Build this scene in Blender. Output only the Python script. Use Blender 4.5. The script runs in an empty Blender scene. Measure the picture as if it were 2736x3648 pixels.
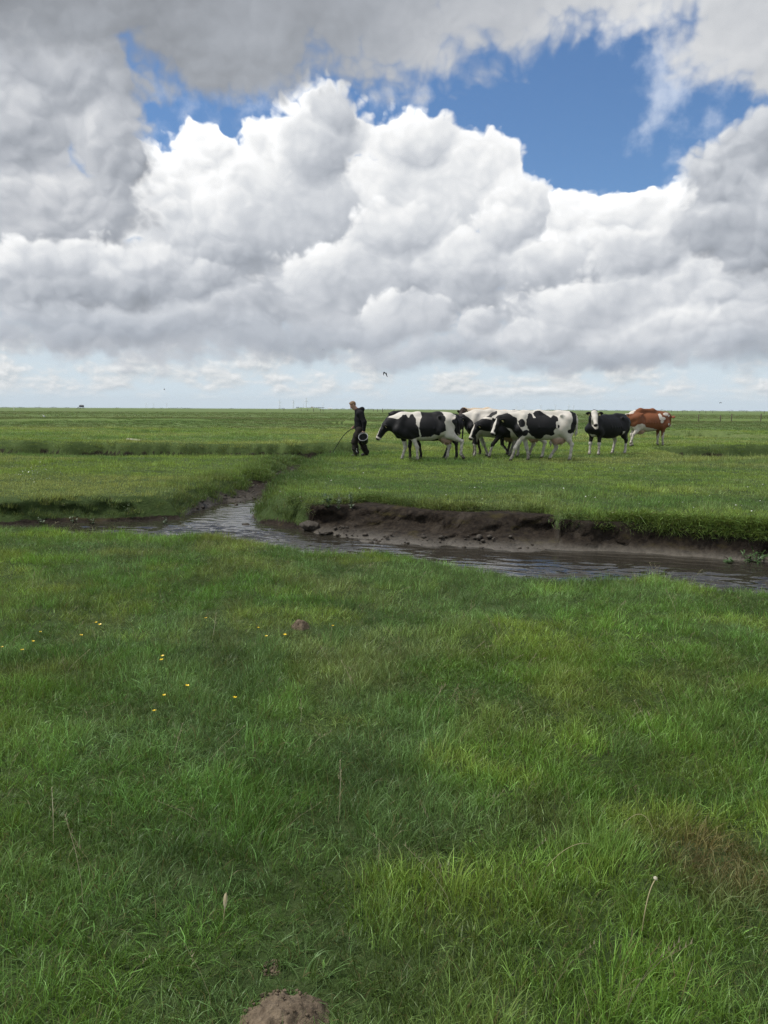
import bpy, bmesh, math, random
import numpy as np
from mathutils import Vector, Matrix

random.seed(7)
rng = np.random.default_rng(7)
S = bpy.context.scene
COL = S.collection
rad = math.radians

# ------------------------------------------------------------------ camera
CAM_H = 1.55
PITCH = 7.3
ROLL = 0.29
FPX = 2860.0                      # focal length in photograph pixels
cam = bpy.data.cameras.new('camera')
camo = bpy.data.objects.new('camera', cam)
COL.objects.link(camo)
camo.location = (0, 0, CAM_H)
camo.rotation_euler = (Matrix.Rotation(rad(90 - PITCH), 4, 'X') @ Matrix.Rotation(rad(ROLL), 4, 'Z')).to_euler()
cam.sensor_fit = 'VERTICAL'
cam.sensor_height = 36.0
cam.lens = 36.0 * FPX / 3648.0
cam.clip_start = 0.05
cam.clip_end = 60000
S.camera = camo

# ------------------------------------------------------------------ render look
S.view_settings.view_transform = 'Standard'
S.view_settings.look = 'None'
S.view_settings.exposure = 1.3
S.view_settings.gamma = 1.0
S.render.engine = 'CYCLES'
S.cycles.use_denoising = True
S.cycles.denoising_prefilter = 'NONE'
S.cycles.max_bounces = 6
S.cycles.diffuse_bounces = 2
S.cycles.glossy_bounces = 3
S.cycles.transmission_bounces = 3
S.cycles.volume_bounces = 0
S.cycles.sample_clamp_indirect = 6.0


def pix_dir(px, py):
    """unit direction of a photograph pixel in world space"""
    v = Vector((px - 1368.0, 1824.0 - py, -FPX)).normalized()
    return (camo.rotation_euler.to_matrix() @ v)


def on_ground(px, py, z=0.0):
    d = pix_dir(px, py)
    t = (z - CAM_H) / d.z
    return np.array((d.x * t, d.y * t))


def at_dist(px, py, dist):
    d = pix_dir(px, py)
    t = dist / d.y
    return Vector((d.x * t, dist, CAM_H + d.z * t))


def azel(cx, cy):
    """azimuth and elevation (degrees) of a spot in the sky, from a 1659 px wide view"""
    d = pix_dir(cx * 1.649, cy * 1.649)
    return math.degrees(math.atan2(d.x, d.y)), math.degrees(math.asin(d.z))


# ------------------------------------------------------------------ shader helpers
class X:
    """a socket with arithmetic"""
    nt = None

    def __init__(self, s):
        self.s = s

    @staticmethod
    def node(t, **kw):
        n = X.nt.nodes.new(t)
        for k, v in kw.items():
            setattr(n, k, v)
        return n

    @staticmethod
    def put(sock, v):
        if isinstance(v, X):
            X.nt.links.new(v.s, sock)
        elif v is not None:
            sock.default_value = v

    @staticmethod
    def m(op, *a, clamp=False):
        n = X.node('ShaderNodeMath', operation=op, use_clamp=clamp)
        for i, v in enumerate(a):
            X.put(n.inputs[i], v)
        return X(n.outputs[0])

    def __add__(self, o): return X.m('ADD', self, o)
    def __radd__(self, o): return X.m('ADD', o, self)
    def __sub__(self, o): return X.m('SUBTRACT', self, o)
    def __rsub__(self, o): return X.m('SUBTRACT', o, self)
    def __mul__(self, o): return X.m('MULTIPLY', self, o)
    def __rmul__(self, o): return X.m('MULTIPLY', o, self)
    def __truediv__(self, o): return X.m('DIVIDE', self, o)


def xyz(x, y, z=0.0):
    n = X.node('ShaderNodeCombineXYZ')
    X.put(n.inputs[0], x); X.put(n.inputs[1], y); X.put(n.inputs[2], z)
    return X(n.outputs[0])


def vmath(op, a, b=None, scale=None):
    n = X.node('ShaderNodeVectorMath', operation=op)
    X.put(n.inputs[0], a)
    if b is not None:
        X.put(n.inputs[1], b)
    if scale is not None:
        X.put(n.inputs['Scale'], scale)
    return X(n.outputs['Value'] if op in ('LENGTH', 'DOT_PRODUCT', 'DISTANCE') else n.outputs[0])


def sep(v):
    n = X.node('ShaderNodeSeparateXYZ')
    X.put(n.inputs[0], v)
    return X(n.outputs[0]), X(n.outputs[1]), X(n.outputs[2])


def noise(v, scale=5.0, detail=4.0, rough=0.5, dims='3D', dist=0.0, color=False, lac=2.0):
    n = X.node('ShaderNodeTexNoise', noise_dimensions=dims)
    X.put(n.inputs['Vector'], v)
    n.inputs['Scale'].default_value = scale
    n.inputs['Detail'].default_value = detail
    n.inputs['Roughness'].default_value = rough
    n.inputs['Distortion'].default_value = dist
    n.inputs['Lacunarity'].default_value = lac
    return X(n.outputs['Color' if color else 0])


def voronoi(v, scale=5.0, feature='SMOOTH_F1', dims='3D', smooth=0.6, out='Distance', detail=0.0):
    n = X.node('ShaderNodeTexVoronoi', voronoi_dimensions=dims, feature=feature)
    X.put(n.inputs['Vector'], v)
    n.inputs['Scale'].default_value = scale
    n.inputs['Detail'].default_value = detail
    if feature == 'SMOOTH_F1':
        n.inputs['Smoothness'].default_value = smooth
    return X(n.outputs[out])


def ramp(v, lo, hi, a=0.0, b=1.0, smooth=True):
    n = X.node('ShaderNodeMapRange', interpolation_type='SMOOTHSTEP' if smooth else 'LINEAR')
    X.put(n.inputs[0], v)
    X.put(n.inputs[1], lo); X.put(n.inputs[2], hi); X.put(n.inputs[3], a); X.put(n.inputs[4], b)
    return X(n.outputs[0])


def mixc(f, a, b, blend='MIX'):
    n = X.node('ShaderNodeMix', data_type='RGBA', blend_type=blend)
    X.put(n.inputs[0], f)
    for k, v in ((6, a), (7, b)):
        if isinstance(v, X):
            X.put(n.inputs[k], v)
        else:
            n.inputs[k].default_value = (*v[:3], 1)
    return X(n.outputs[2])


def mixf(f, a, b):
    n = X.node('ShaderNodeMix', data_type='FLOAT')
    X.put(n.inputs[0], f); X.put(n.inputs[2], a); X.put(n.inputs[3], b)
    return X(n.outputs[0])


def attr(name, kind='GEOMETRY', out='Fac'):
    n = X.node('ShaderNodeAttribute', attribute_name=name, attribute_type=kind)
    return X(n.outputs[out])


# ------------------------------------------------------------------ sky and sun
SUN_EL, SUN_AZ = 60.0, 268.0           # degrees; azimuth clockwise from +Y (the view direction): high on the left
w = bpy.data.worlds.new('World')
S.world = w
w.use_nodes = True
X.nt = w.node_tree
X.nt.nodes.clear()
sky = X.node('ShaderNodeTexSky', sky_type='NISHITA', sun_disc=False)
sky.sun_elevation = rad(SUN_EL)
sky.sun_rotation = rad(SUN_AZ)
sky.air_density = 1.0
sky.dust_density = 0.6
sky.ozone_density = 1.6
clear = X(sky.outputs[0])

tc = X.node('ShaderNodeTexCoord')
dirv = X(tc.outputs['Generated'])
dx, dy, dz = sep(dirv)
AZ = X.m('ARCTAN2', dx, dy) * 57.29578
EL = X.m('ARCSINE', dz) * 57.29578
# a seamless warp by direction roughens every outline
wa = noise(dirv, 11.0, 4.0, 0.58, color=True)
wx, wy, wz = sep(wa)
WAZ = AZ + (wx - 0.5) * 3.6
WEL = EL + (wy - 0.5) * 3.2
P = xyz(WAZ, WEL, 0.0)
K = 1.649 / FPX * 57.3               # degrees per pixel of the 1659 px wide view
# billows: rounded cells, and the same cells a little towards the light (up and to the left)
pv = xyz(WAZ * 0.1, WEL * 0.12, 0.0)
NV = dict(feature='F1', dims='2D')
puff2 = 1.0 - voronoi(pv, 6.0, **NV)
sp2 = 1.0 - voronoi(vmath('ADD', pv, (-0.022, 0.04, 0.0)), 6.0, **NV)
puff3 = 1.0 - voronoi(pv, 14.0, **NV)
fb = noise(dirv, 6.0, 4.0, 0.5)
fb2 = noise(vmath('ADD', dirv, (-0.012, 0.0, 0.02)), 6.0, 4.0, 0.5)
fine = noise(dirv, 24.0, 4.0, 0.55)
wide = noise(dirv, 2.6, 3.0, 0.55)
relief = (puff2 - sp2) * ramp(wide, 0.38, 0.62, 0.15, 0.6) + (fb - fb2) * 2.2 + (puff3 - 0.68) * 0.16


jag = (fb - 0.5) * 0.55 + (puff2 - 0.66) * 0.35 + (puff3 - 0.66) * 0.20 + (fine - 0.5) * 0.6
fbl = (fb - 0.5) * 0.18


def heap(blobs, rough):
    """lobes of one cloud: signed field (0 on the rim, 1 deep inside) and the lit side of the foremost lobe"""
    fld = sh = None                    # fld holds the distance, 1 on the rim
    for (cx, cy, rx, ry) in blobs:
        a, e = azel(cx, cy)
        ix, iy = 1 / (rx * K), 1 / (ry * K)
        n = X.node('ShaderNodeVectorMath', operation='MULTIPLY_ADD')
        X.put(n.inputs[0], P); n.inputs[1].default_value = (ix, iy, 0); n.inputs[2].default_value = (-a * ix, -e * iy, 0)
        d = X(n.outputs[0])
        f_ = vmath('LENGTH', d)
        l_ = vmath('DOT_PRODUCT', d, (-0.5, 0.85, 0.0))
        if fld is None:
            fld, sh = f_, l_
        else:
            sh = mixf(X.m('MULTIPLY_ADD', fld - f_, 2.3, 0.5), sh, l_)       # the mix clamps its factor
            fld = X.m('MINIMUM', fld, f_)
    fld = 1.0 - fld
    fld = X.m('MULTIPLY_ADD', jag, rough, fld)
    return fld, sh


CL = None                              # colour so far


def lay(under, blobs, tone, amp, soft, rough=1.0, rel=0.35, tint=(0.99, 0.995, 1.0), dens=1.0, rim=0.0):
    fld, sh = heap(blobs, rough)
    al = ramp(fld, -soft * 0.35, soft, 0.0, dens)
    L = X.m('MULTIPLY_ADD', relief, rel, X.m('MULTIPLY_ADD', sh, amp, fbl + tone))
    if rim:
        L = L + ramp(fld, 0.35, 0.0, smooth=False) * rim
    L = X.m('MAXIMUM', L, 0.26)
    L = X.m('MINIMUM', L * L * 0.35 + L * 0.65, 1.0)
    c = mixc(ramp(L, 0.35, 0.75, smooth=False), tuple(t * k for t, k in zip(tint, (0.87, 0.935, 1.04))), tint)
    return mixc(al, under, vmath('SCALE', c, scale=L))


clearc = vmath('MULTIPLY', clear, (0.62 * 0.1, 0.80 * 0.1, 0.98 * 0.1))
# thin torn veils in the blue
veil = ramp(fine * 0.6 + fb * 0.6 + wide * 0.3, 0.76, 1.02) * 0.55
CL = mixc(veil, clearc, (0.74, 0.78, 0.84))
# far rows of small clouds, shrinking to the horizon, in pale air
air = mixc(ramp(EL, 0.0, 7.0), (0.55, 0.635, 0.69), (0.48, 0.55, 0.61))
rowv = xyz(WAZ * 0.30, X.m('POWER', X.m('MAXIMUM', EL, 0.05), 0.6) * 1.35, 0.0)
r1 = noise(rowv, 1.0, 4.0, 0.6, dims='2D')
r2 = noise(vmath('ADD', rowv, (-0.05, 0.14, 0.0)), 1.0, 4.0, 0.6, dims='2D')
rowa = ramp(r1 + (fine - 0.5) * 0.3, 0.34, 0.62) * ramp(EL, 0.3, 1.5)
rowl = 0.62 + (r1 - r2) * 0.9
rowc = vmath('SCALE', mixc(ramp(rowl, 0.5, 0.7), (0.92, 0.97, 1.0), (1.0, 0.995, 0.98)), scale=rowl)
low = mixc(rowa * 0.8, air, rowc)
CL = mixc(ramp(EL + (fb - 0.5) * 2.0, 4.2, 7.5), low, CL)
BASE = CL
front = ramp(X.m('ABSOLUTE', AZ), 34.0, 44.0, 1.0, 0.0) * ramp(EL, 27.0, 36.0, 1.0, 0.0)
F_ = {}
# from the farthest to the nearest
CL = lay(CL, [(300, 640, 420, 150), (800, 620, 420, 150), (1350, 650, 460, 140)], 0.60, 0.08, 0.3, 0.7, 0.25, **F_)
CL = lay(CL, [(450, 335, 88, 64), (600, 318, 80, 60), (520, 420, 190, 110), (330, 430, 150, 110)], 0.81, 0.21, 0.12, 0.8, 0.34, rim=0.12, **F_)
CL = lay(CL, [(1240, 470, 105, 60), (1360, 462, 125, 55), (1480, 470, 140, 76), (1320, 570, 280, 110), (1620, 540, 160, 130)], 0.80, 0.22, 0.12, 0.8, 0.34, rim=0.12, **F_)
CL = lay(CL, [(905, 318, 120, 70), (1020, 368, 125, 80), (1110, 440, 110, 76), (700, 300, 120, 100), (850, 440, 230, 130)], 0.75, 0.23, 0.15, 0.85, 0.36, rim=0.10, **F_)
CL = lay(CL, [(720, 245, 70, 46), (690, 330, 90, 100), (640, 470, 170, 120), (470, 520, 190, 90)], 0.62, 0.21, 0.30, 0.9, 0.30, **F_)
CL = lay(CL, [(860, 510, 120, 80), (1000, 580, 170, 90), (760, 600, 190, 80), (1180, 580, 160, 70), (1090, 500, 90, 60)], 0.66, 0.24, 0.22, 0.9, 0.32, **F_)
CL = lay(CL, [(1400, 560, 120, 60), (1530, 620, 160, 80), (1300, 660, 200, 70), (1450, 700, 260, 66)], 0.67, 0.23, 0.22, 0.9, 0.32, **F_)
CL = lay(CL, [(140, 140, 150, 120), (40, 250, 120, 160), (225, 300, 95, 135), (110, 450, 190, 140), (20, 100, 150, 120), (200, 180, 105, 120)], 0.54, 0.24, 0.30, 0.9, 0.30, (1.0, 0.995, 0.99), **F_)
CL = lay(CL, [(420, 620, 120, 62), (300, 600, 150, 66), (120, 600, 190, 76), (500, 680, 160, 60)], 0.56, 0.25, 0.22, 0.9, 0.28, **F_)
CL = lay(CL, [(1640, 330, 76, 80), (1570, 400, 100, 90), (1650, 470, 120, 130), (1540, 500, 90, 60)], 0.54, 0.19, 0.25, 0.9, 0.3, **F_)
CL = lay(CL, [(1040, 706, 76, 42), (1150, 720, 90, 40), (880, 690, 120, 50)], 0.64, 0.17, 0.22, 0.9, 0.3, **F_)
CL = lay(CL, [(200, 705, 340, 48), (640, 728, 330, 46), (980, 764, 280, 36), (1300, 766, 330, 34), (1620, 752, 220, 46)], 0.50, 0.14, 0.8, 0.9, 0.2, (0.97, 0.99, 1.01), 0.9, **F_)
# the near dark deck, seen from below
CL = lay(CL, [(500, 128, 200, 80), (470, 50, 330, 130), (150, -20, 420, 110), (760, 10, 460, 150), (1080, -10, 330, 116), (1330, -60, 450, 110), (1640, 45, 150, 110), (1690, 150, 80, 70)], ramp(AZ, -11.0, 16.0, 0.37, 0.62), -0.04, 0.42, 0.9, 0.12, (1.01, 1.0, 0.985), **F_)
# outside the frame the same broken cloud goes on
oa = ramp(wide + (fine - 0.5) * 0.12 + (fb - 0.5) * 0.3, 0.40, 0.52)
oL = X.m('MAXIMUM', 0.56 + (wide - 0.5) * 0.4 + relief * 0.3, 0.4)
outc = mixc(oa, clearc, vmath('SCALE', (1.0, 0.995, 0.985), scale=oL))
OUT = mixc(ramp(EL, 3.0, 7.0), low, outc)
STR = 0.05
bgs = []
for c_ in (OUT, CL):
    bg = X.node('ShaderNodeBackground')
    X.put(bg.inputs[0], vmath('SCALE', c_, scale=10.0))
    bg.inputs[1].default_value = STR
    bgs.append(bg)
ms = X.node('ShaderNodeMixShader')     # the detailed bank stands ahead of the camera, the plain broken cloud all round
X.put(ms.inputs[0], front)
X.nt.links.new(bgs[0].outputs[0], ms.inputs[1])
X.nt.links.new(bgs[1].outputs[0], ms.inputs[2])
wo = X.node('ShaderNodeOutputWorld')
X.nt.links.new(ms.outputs[0], wo.inputs[0])
w.cycles.sampling_method = 'NONE'

sun = bpy.data.lights.new('sun', 'SUN')
sun.energy = 1.5
sun.angle = rad(14)
sun.color = (1.0, 0.96, 0.9)
suno = bpy.data.objects.new('sun', sun)
COL.objects.link(suno)
sd = Vector((math.sin(rad(SUN_AZ)) * math.cos(rad(SUN_EL)), math.cos(rad(SUN_AZ)) * math.cos(rad(SUN_EL)), math.sin(rad(SUN_EL))))
suno.rotation_euler = (-sd).to_track_quat('-Z', 'Y').to_euler()
suno.location = (0, 0, 40)

# ------------------------------------------------------------------ object helpers
def material(name, build):
    m = bpy.data.materials.new(name)
    m.use_nodes = True
    X.nt = m.node_tree
    X.nt.nodes.clear()
    out = X.node('ShaderNodeOutputMaterial')
    r = build()
    if isinstance(r, tuple):
        X.nt.links.new(r[0].s, out.inputs['Surface'])
    else:
        X.nt.links.new(r.s, out.inputs['Surface'])
    return m


def principled(color, rough=0.7, spec=0.3, normal=None, **kw):
    n = X.node('ShaderNodeBsdfPrincipled')
    if isinstance(color, X):
        X.put(n.inputs['Base Color'], color)
    else:
        n.inputs['Base Color'].default_value = (*color, 1)
    X.put(n.inputs['Roughness'], rough)
    X.put(n.inputs['Specular IOR Level'], spec)
    if normal is not None:
        X.put(n.inputs['Normal'], normal)
    for k, v in kw.items():
        X.put(n.inputs[k.replace('_', ' ')], v)
    return X(n.outputs[0])


def bump(h, strength=0.5, dist=0.02):
    n = X.node('ShaderNodeBump')
    X.put(n.inputs['Height'], h)
    n.inputs['Strength'].default_value = strength
    n.inputs['Distance'].default_value = dist
    return X(n.outputs[0])


def objpos():
    return X(X.node('ShaderNodeTexCoord').outputs['Object'])


def plain(name, color, rough=0.7, spec=0.3, var=0.25, scale=20.0, bumpy=0.0, metallic=0.0):
    def b():
        p = objpos()
        f = noise(p, scale, 4.0, 0.6)
        c = mixc(f, tuple(v * (1 - var) for v in color), tuple(min(1, v * (1 + var)) for v in color))
        return principled(c, rough, spec, bump(f, bumpy, 0.01) if bumpy else None, Metallic=metallic)
    return material(name, b)


def mesh_obj(name, verts, faces, mat=None, parent=None, smooth=True, loc=None):
    me = bpy.data.meshes.new(name)
    me.from_pydata([tuple(v) for v in verts], [], [tuple(f) for f in faces])
    if smooth:
        me.shade_smooth()
    o = bpy.data.objects.new(name, me)
    COL.objects.link(o)
    if mat:
        me.materials.append(mat)
    if parent:
        o.parent = parent
    if loc is not None:
        o.location = loc
    return o


def fast_mesh(name, V, F, mat=None, parent=None, smooth=True):
    """V (n,3) float, F (m,k) int, all faces with k corners"""
    me = bpy.data.meshes.new(name)
    V = np.asarray(V, np.float32); F = np.asarray(F, np.int32)
    k = F.shape[1]
    me.vertices.add(len(V)); me.vertices.foreach_set('co', V.ravel())
    me.loops.add(F.size); me.loops.foreach_set('vertex_index', F.ravel())
    me.polygons.add(len(F))
    me.polygons.foreach_set('loop_start', np.arange(0, F.size, k, dtype=np.int32))
    me.update(calc_edges=True)
    if smooth:
        me.shade_smooth()
    o = bpy.data.objects.new(name, me)
    COL.objects.link(o)
    if mat:
        me.materials.append(mat)
    if parent:
        o.parent = parent
    return o


def put_attr(o, name, arr):
    a = o.data.attributes.new(name, 'FLOAT', 'POINT')
    a.data.foreach_set('value', np.asarray(arr, np.float32))


def tag(o, label=None, cat=None, group=None, kind=None):
    if label: o['label'] = label
    if cat: o['category'] = cat
    if group: o['group'] = group
    if kind: o['kind'] = kind
    return o


def empty(name, loc, rz=0.0):
    o = bpy.data.objects.new(name, None)
    COL.objects.link(o)
    o.location = loc
    o.rotation_euler = (0, 0, rz)
    o.empty_display_size = 0.2
    return o


# ------------------------------------------------------------------ value noise in numpy
_T = rng.random((256, 256)).astype(np.float32)


def vnoise(x, y, s):
    x = np.asarray(x) * s + 100.37; y = np.asarray(y) * s + 57.11
    xi = np.floor(x).astype(int); yi = np.floor(y).astype(int)
    fx = x - xi; fy = y - yi
    fx = fx * fx * (3 - 2 * fx); fy = fy * fy * (3 - 2 * fy)
    a = _T[xi & 255, yi & 255]; b = _T[(xi + 1) & 255, yi & 255]
    c = _T[xi & 255, (yi + 1) & 255]; d = _T[(xi + 1) & 255, (yi + 1) & 255]
    return (a * (1 - fx) + b * fx) * (1 - fy) + (c * (1 - fx) + d * fx) * fy


def fbm(x, y, s, o=4, g=0.5):
    r = 0; a = 1; t = 0
    for i in range(o):
        r = r + a * vnoise(x + 13.7 * i, y - 7.9 * i, s * 2.03 ** i); t += a; a *= g
    return r / t


def sstep(a, b, v):
    t = np.clip((v - a) / (b - a), 0, 1)
    return t * t * (3 - 2 * t)


# ------------------------------------------------------------------ shape of the land
WATER = -0.40


def curve(pts, z, extra_l, extra_r):
    q = np.array([on_ground(px, py, z) for px, py in pts])
    q = q[np.argsort(q[:, 0])]
    q = np.vstack([extra_l, q, extra_r])
    return q


NEAR = curve([(0, 1876), (102, 1873), (175, 1882), (253, 1893), (337, 1897), (422, 1890), (542, 1903), (603, 1900), (723, 1893),
              (814, 1904), (874, 1918), (958, 1929), (1019, 1947), (1103, 1964), (1212, 1968), (1284, 1958), (1362, 1952),
              (1453, 1971), (1573, 1992), (1664, 2016), (1754, 2034), (1850, 2045), (1917, 2048), (2098, 2051), (2278, 2045),
              (2369, 2046), (2459, 2066), (2550, 2086), (2736, 2099)], 0.06,
             [(-60, 16), (-30, 13), (-14, 11.2), (-8, 10.6)], [(5, 6.3), (9, 6.0), (20, 7.5), (60, 12)])
WLINE = curve([(0, 1868), (181, 1860), (392, 1857), (542, 1851), (672, 1846), (895, 1860), (970, 1866), (1091, 1890), (1272, 1925),
               (1453, 1943), (1633, 1948), (1826, 1966), (1960, 1958), (2098, 1963), (2339, 1972), (2459, 1984), (2580, 1993),
               (2736, 2005)], WATER, [(-60, 20), (-30, 16.5), (-14, 14.4), (-9, 13.9)], [(7, 9.6), (11, 9.6), (20, 11.5), (60, 17)])
FTOP = curve([(0, 1788), (120, 1776), (241, 1772), (422, 1780), (512, 1786), (573, 1794), (640, 1806), (905, 1812), (960, 1806),
              (1100, 1800), (1240, 1792), (1330, 1785), (1430, 1800), (1540, 1812), (1650, 1818), (1790, 1815), (1950, 1826), (2000, 1855),
              (2100, 1862), (2350, 1860), (2375, 1893), (2480, 1905), (2560, 1912), (2736, 1915)], 0.0,
             [(-60, 21), (-30, 17.6), (-14, 15.0), (-9, 14.2)], [(7, 10.7), (11, 10.6), (20, 12.4), (60, 18)])


def interp(c, x):
    return np.interp(x, c[:, 0], c[:, 1])


# the side gully and the ditches: polylines with half width, depth
def path(pts, z=0.0):
    return [tuple(on_ground(px, py, z)) for px, py in pts]


GULLY = path([(770, 1850), (815, 1812), (860, 1786), (905, 1764), (935, 1742)], -0.36) + path([(1000, 1700), (1010, 1680), (1060, 1652), (1080, 1640), (1150, 1622), (1230, 1606)], -0.1)
DITCHES = [
    # (polyline, half width, depth)
    ([(-60, 36.5), (-30, 34.3)] + path([(0, 1593), (300, 1594), (600, 1597), (1000, 1598), (1200, 1598), (1330, 1601), (1450, 1604), (1520, 1607)]), 2.5, 0.85),
    (path([(2330, 1604), (2480, 1606), (2650, 1607), (2800, 1604), (3100, 1600)]), 2.1, 0.7),
    (path([(1500, 1533), (1800, 1536), (2060, 1538), (2350, 1541), (2500, 1544), (2640, 1549), (2700, 1548)]), 3.4, 0.9),
    (path([(2400, 1497), (2560, 1499), (2736, 1500), (3200, 1499)]), 7.0, 1.2),
    (path([(-900, 1500), (0, 1500), (180, 1499), (480, 1498)]), 6.0, 1.0),
    (path([(550, 1501), (620, 1500), (760, 1500)]), 5.0, 0.8),
    (path([(1180, 1506), (1300, 1507), (1340, 1508), (1420, 1506)]), 4.5, 0.8),
]


def seg_dist(x, y, pl):
    """distance to a polyline and the run along it (0..1)"""
    best = np.full(np.shape(x), 1e9); run = np.zeros(np.shape(x))
    L = [0.0]
    for a, b in zip(pl[:-1], pl[1:]):
        L.append(L[-1] + math.dist(a, b))
    for k, (a, b) in enumerate(zip(pl[:-1], pl[1:])):
        ex, ey = b[0] - a[0], b[1] - a[1]
        t = np.clip(((x - a[0]) * ex + (y - a[1]) * ey) / (ex * ex + ey * ey), 0, 1)
        d = np.hypot(x - a[0] - t * ex, y - a[1] - t * ey)
        m = d < best
        best = np.where(m, d, best)
        run = np.where(m, (L[k] + t * (L[k + 1] - L[k])) / L[-1], run)
    return best, run


MOLEHILLS = [  # photograph pixel of the centre at ground level, radius, height
    (1003, 3650, 0.10, 0.06), (1070, 2252, 0.055, 0.055), (970, 3450, 0.028, 0.008)]


def land(x, y, full=True):
    """height, soil (bare earth), wet (mud), for points x, y"""
    x = np.asarray(x, float); y = np.asarray(y, float)
    r = np.hypot(x, y)
    z = (fbm(x, y, 0.35, 3) - 0.5) * 0.10 + (fbm(x + 50, y, 1.6, 2) - 0.5) * 0.05
    z = z * sstep(0.5, 4, r) + (fbm(x, y, 0.02, 3) - 0.5) * 0.5 * sstep(30, 150, r) * sstep(9000, 900, r)
    # wobble of the bank lines
    wob = (fbm(x, y * 0.3, 1.3, 3) - 0.5) * 0.30
    yn = interp(NEAR, x) + wob * 0.5
    yw = interp(WLINE, x) + wob * 0.5
    yt = np.maximum(interp(FTOP, x) + wob * 0.6, yw + 0.34)
    bed = -0.62
    near = sstep(0.0, 0.75, y - yn)                       # 0 on the field, 1 at the bed
    # far side: water line -> muddy foot -> steep wall
    t = np.clip((y - yw) / np.maximum(yt - yw, 0.05), -1, 1)
    left = sstep(-0.95, -1.45, x)                            # the left bank slopes and carries grass
    foot = 0.25 + 0.40 * fbm(x, y * 0, 0.9, 2)
    wall = WATER + np.where(t < foot, 0.13 * np.clip(t / foot, 0, 1) ** 1.3, 0.13 + (0.27) * sstep(foot, np.minimum(foot + 0.3, 1.0), t))
    slope = WATER + 0.40 * sstep(-0.05, 1.0, t) ** 0.8
    far = wall * (1 - left) + slope * left
    far = np.where(y < yw, np.maximum(bed, WATER - (yw - y) * 0.35), far)
    inside = (y > yn) & (y < yt + 0.02)
    prof = np.minimum(np.maximum(bed * near, bed), np.where(y > yn + 1.0, far, 9))
    prof = np.where(y > yn + 1.0, far, bed * near)
    incut = inside & (r < 90)
    soil = np.where(incut & (y > yn + 0.35), 1.0, 0.0)
    grassy_slope = left * sstep(-0.02, 0.22, t)
    soil = soil * (1 - np.where(y > yw, grassy_slope, 0) * 0.8)
    # grassy rim fades into the cut
    z = np.where(incut, z * 0.3 + prof, z)
    lump = (fbm(x, y, 4.0, 4, 0.6) - 0.5)
    z = z + np.where(incut & (y > yw - 0.25), lump * 0.15 * (1 - left * 0.5) * sstep(0.9, 0.4, t), 0)
    wet = np.where(incut, sstep(0.10, -0.05, z - WATER - 0.02), 0) * (1 - left)
    # the gully
    d, run = seg_dist(x, y, GULLY)
    hw = np.clip(0.85 - 1.7 * run, 0.42, 1) - 0.08 * run + (fbm(x, y, 1.1, 3) - 0.5) * 0.55
    gd = np.clip(0.62 - 1.1 * run, 0.30, 1) - 0.10 * run
    cut = sstep(hw + 0.35, hw * 0.45, d)
    gz = -gd * cut + lump * 0.22 * cut
    z = np.where(cut > 0.001, np.minimum(z, gz), z)
    gs = sstep(0.45, 0.8, cut + (fbm(x, y, 3, 3) - 0.5) * 0.5)
    soil = np.maximum(soil, gs * np.clip(1.15 - 1.1 * run, 0.15, 1) * (0.75 + 0.5 * fbm(x, y, 1.6, 2)))
    wet = np.maximum(wet, gs * sstep(0.30, 0.08, run) * 0.7)
    shade = np.zeros_like(z)  # ditch mask: longer grass there, with shade tinted into its colour
    for pl, w_, dep in DITCHES:
        lo = min(p[1] for p in pl) - 9; hi = max(p[1] for p in pl) + 9
        msk = (y > lo) & (y < hi)
        if not msk.any():
            continue
        xs, ys = x[msk], y[msk]
        d, run = seg_dist(xs, ys, pl)
        ww = w_ * (0.8 + 0.5 * fbm(xs, ys, 0.25, 3)) * sstep(0.0, 0.05, run) * sstep(1.0, 0.93, run) + 0.02
        cut = sstep(ww, ww * 0.80, d + (fbm(xs, ys, 1.0, 3) - 0.5) * w_ * 0.35)
        zz = z[msk]
        z[msk] = np.where(cut > 0, zz * (1 - cut) - dep * cut, zz)
        yc = np.interp(xs, [p[0] for p in pl], [p[1] for p in pl])
        inr = sstep(0.0, 0.06, run) * sstep(1.0, 0.92, run)
        side = np.where(ys > yc, 0.07 + 0.04 * w_ / 2.5, -0.20 - 0.03 * w_) * (0.4 + 1.2 * fbm(xs, ys * 0.2, 0.22, 2))
        z[msk] += side * sstep(ww + 3.5, ww, d) * (1 - cut) * inr
        so = soil[msk]
        soil[msk] = np.maximum(so, sstep(0.25, 0.6, cut) * sstep(0.30, 0.5, fbm(xs, ys, 0.5, 3)) * 0.9)
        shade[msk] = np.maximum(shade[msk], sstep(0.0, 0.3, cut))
    return z, np.clip(soil, 0, 1), np.clip(wet, 0, 1), shade


def axis(parts):
    r = [parts[0][0]]
    for lo, hi, step in parts:
        n = max(1, int(round((hi - lo) / step)))
        r += list(np.linspace(lo, hi, n + 1)[1:])
    return np.array(r)


def grow(start, end, step, g):
    r = []; v = start
    while v < end:
        step *= g; v += step
        r.append(v)
    return np.array(r)


gx = np.concatenate([-grow(8.5, 11000, 0.07, 1.045)[::-1], np.arange(-8.5, 8.51, 0.06), grow(8.5, 11000, 0.07, 1.045)])
gy = np.concatenate([-grow(0.0, 11000, 0.3, 1.25)[::-1], np.arange(0, 6.0, 0.15), np.arange(6.0, 9.6, 0.06), np.arange(9.6, 14.6, 0.032), np.arange(14.6, 17.0, 0.05), np.arange(17.0, 38.0, 0.11), 38.0 + np.concatenate([[0], grow(0, 11000, 0.12, 1.025)])])
GX, GY = np.meshgrid(gx, gy)
GZ, SOIL, WET, SHADE = land(GX.ravel(), GY.ravel())
nx, ny = len(gx), len(gy)
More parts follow.
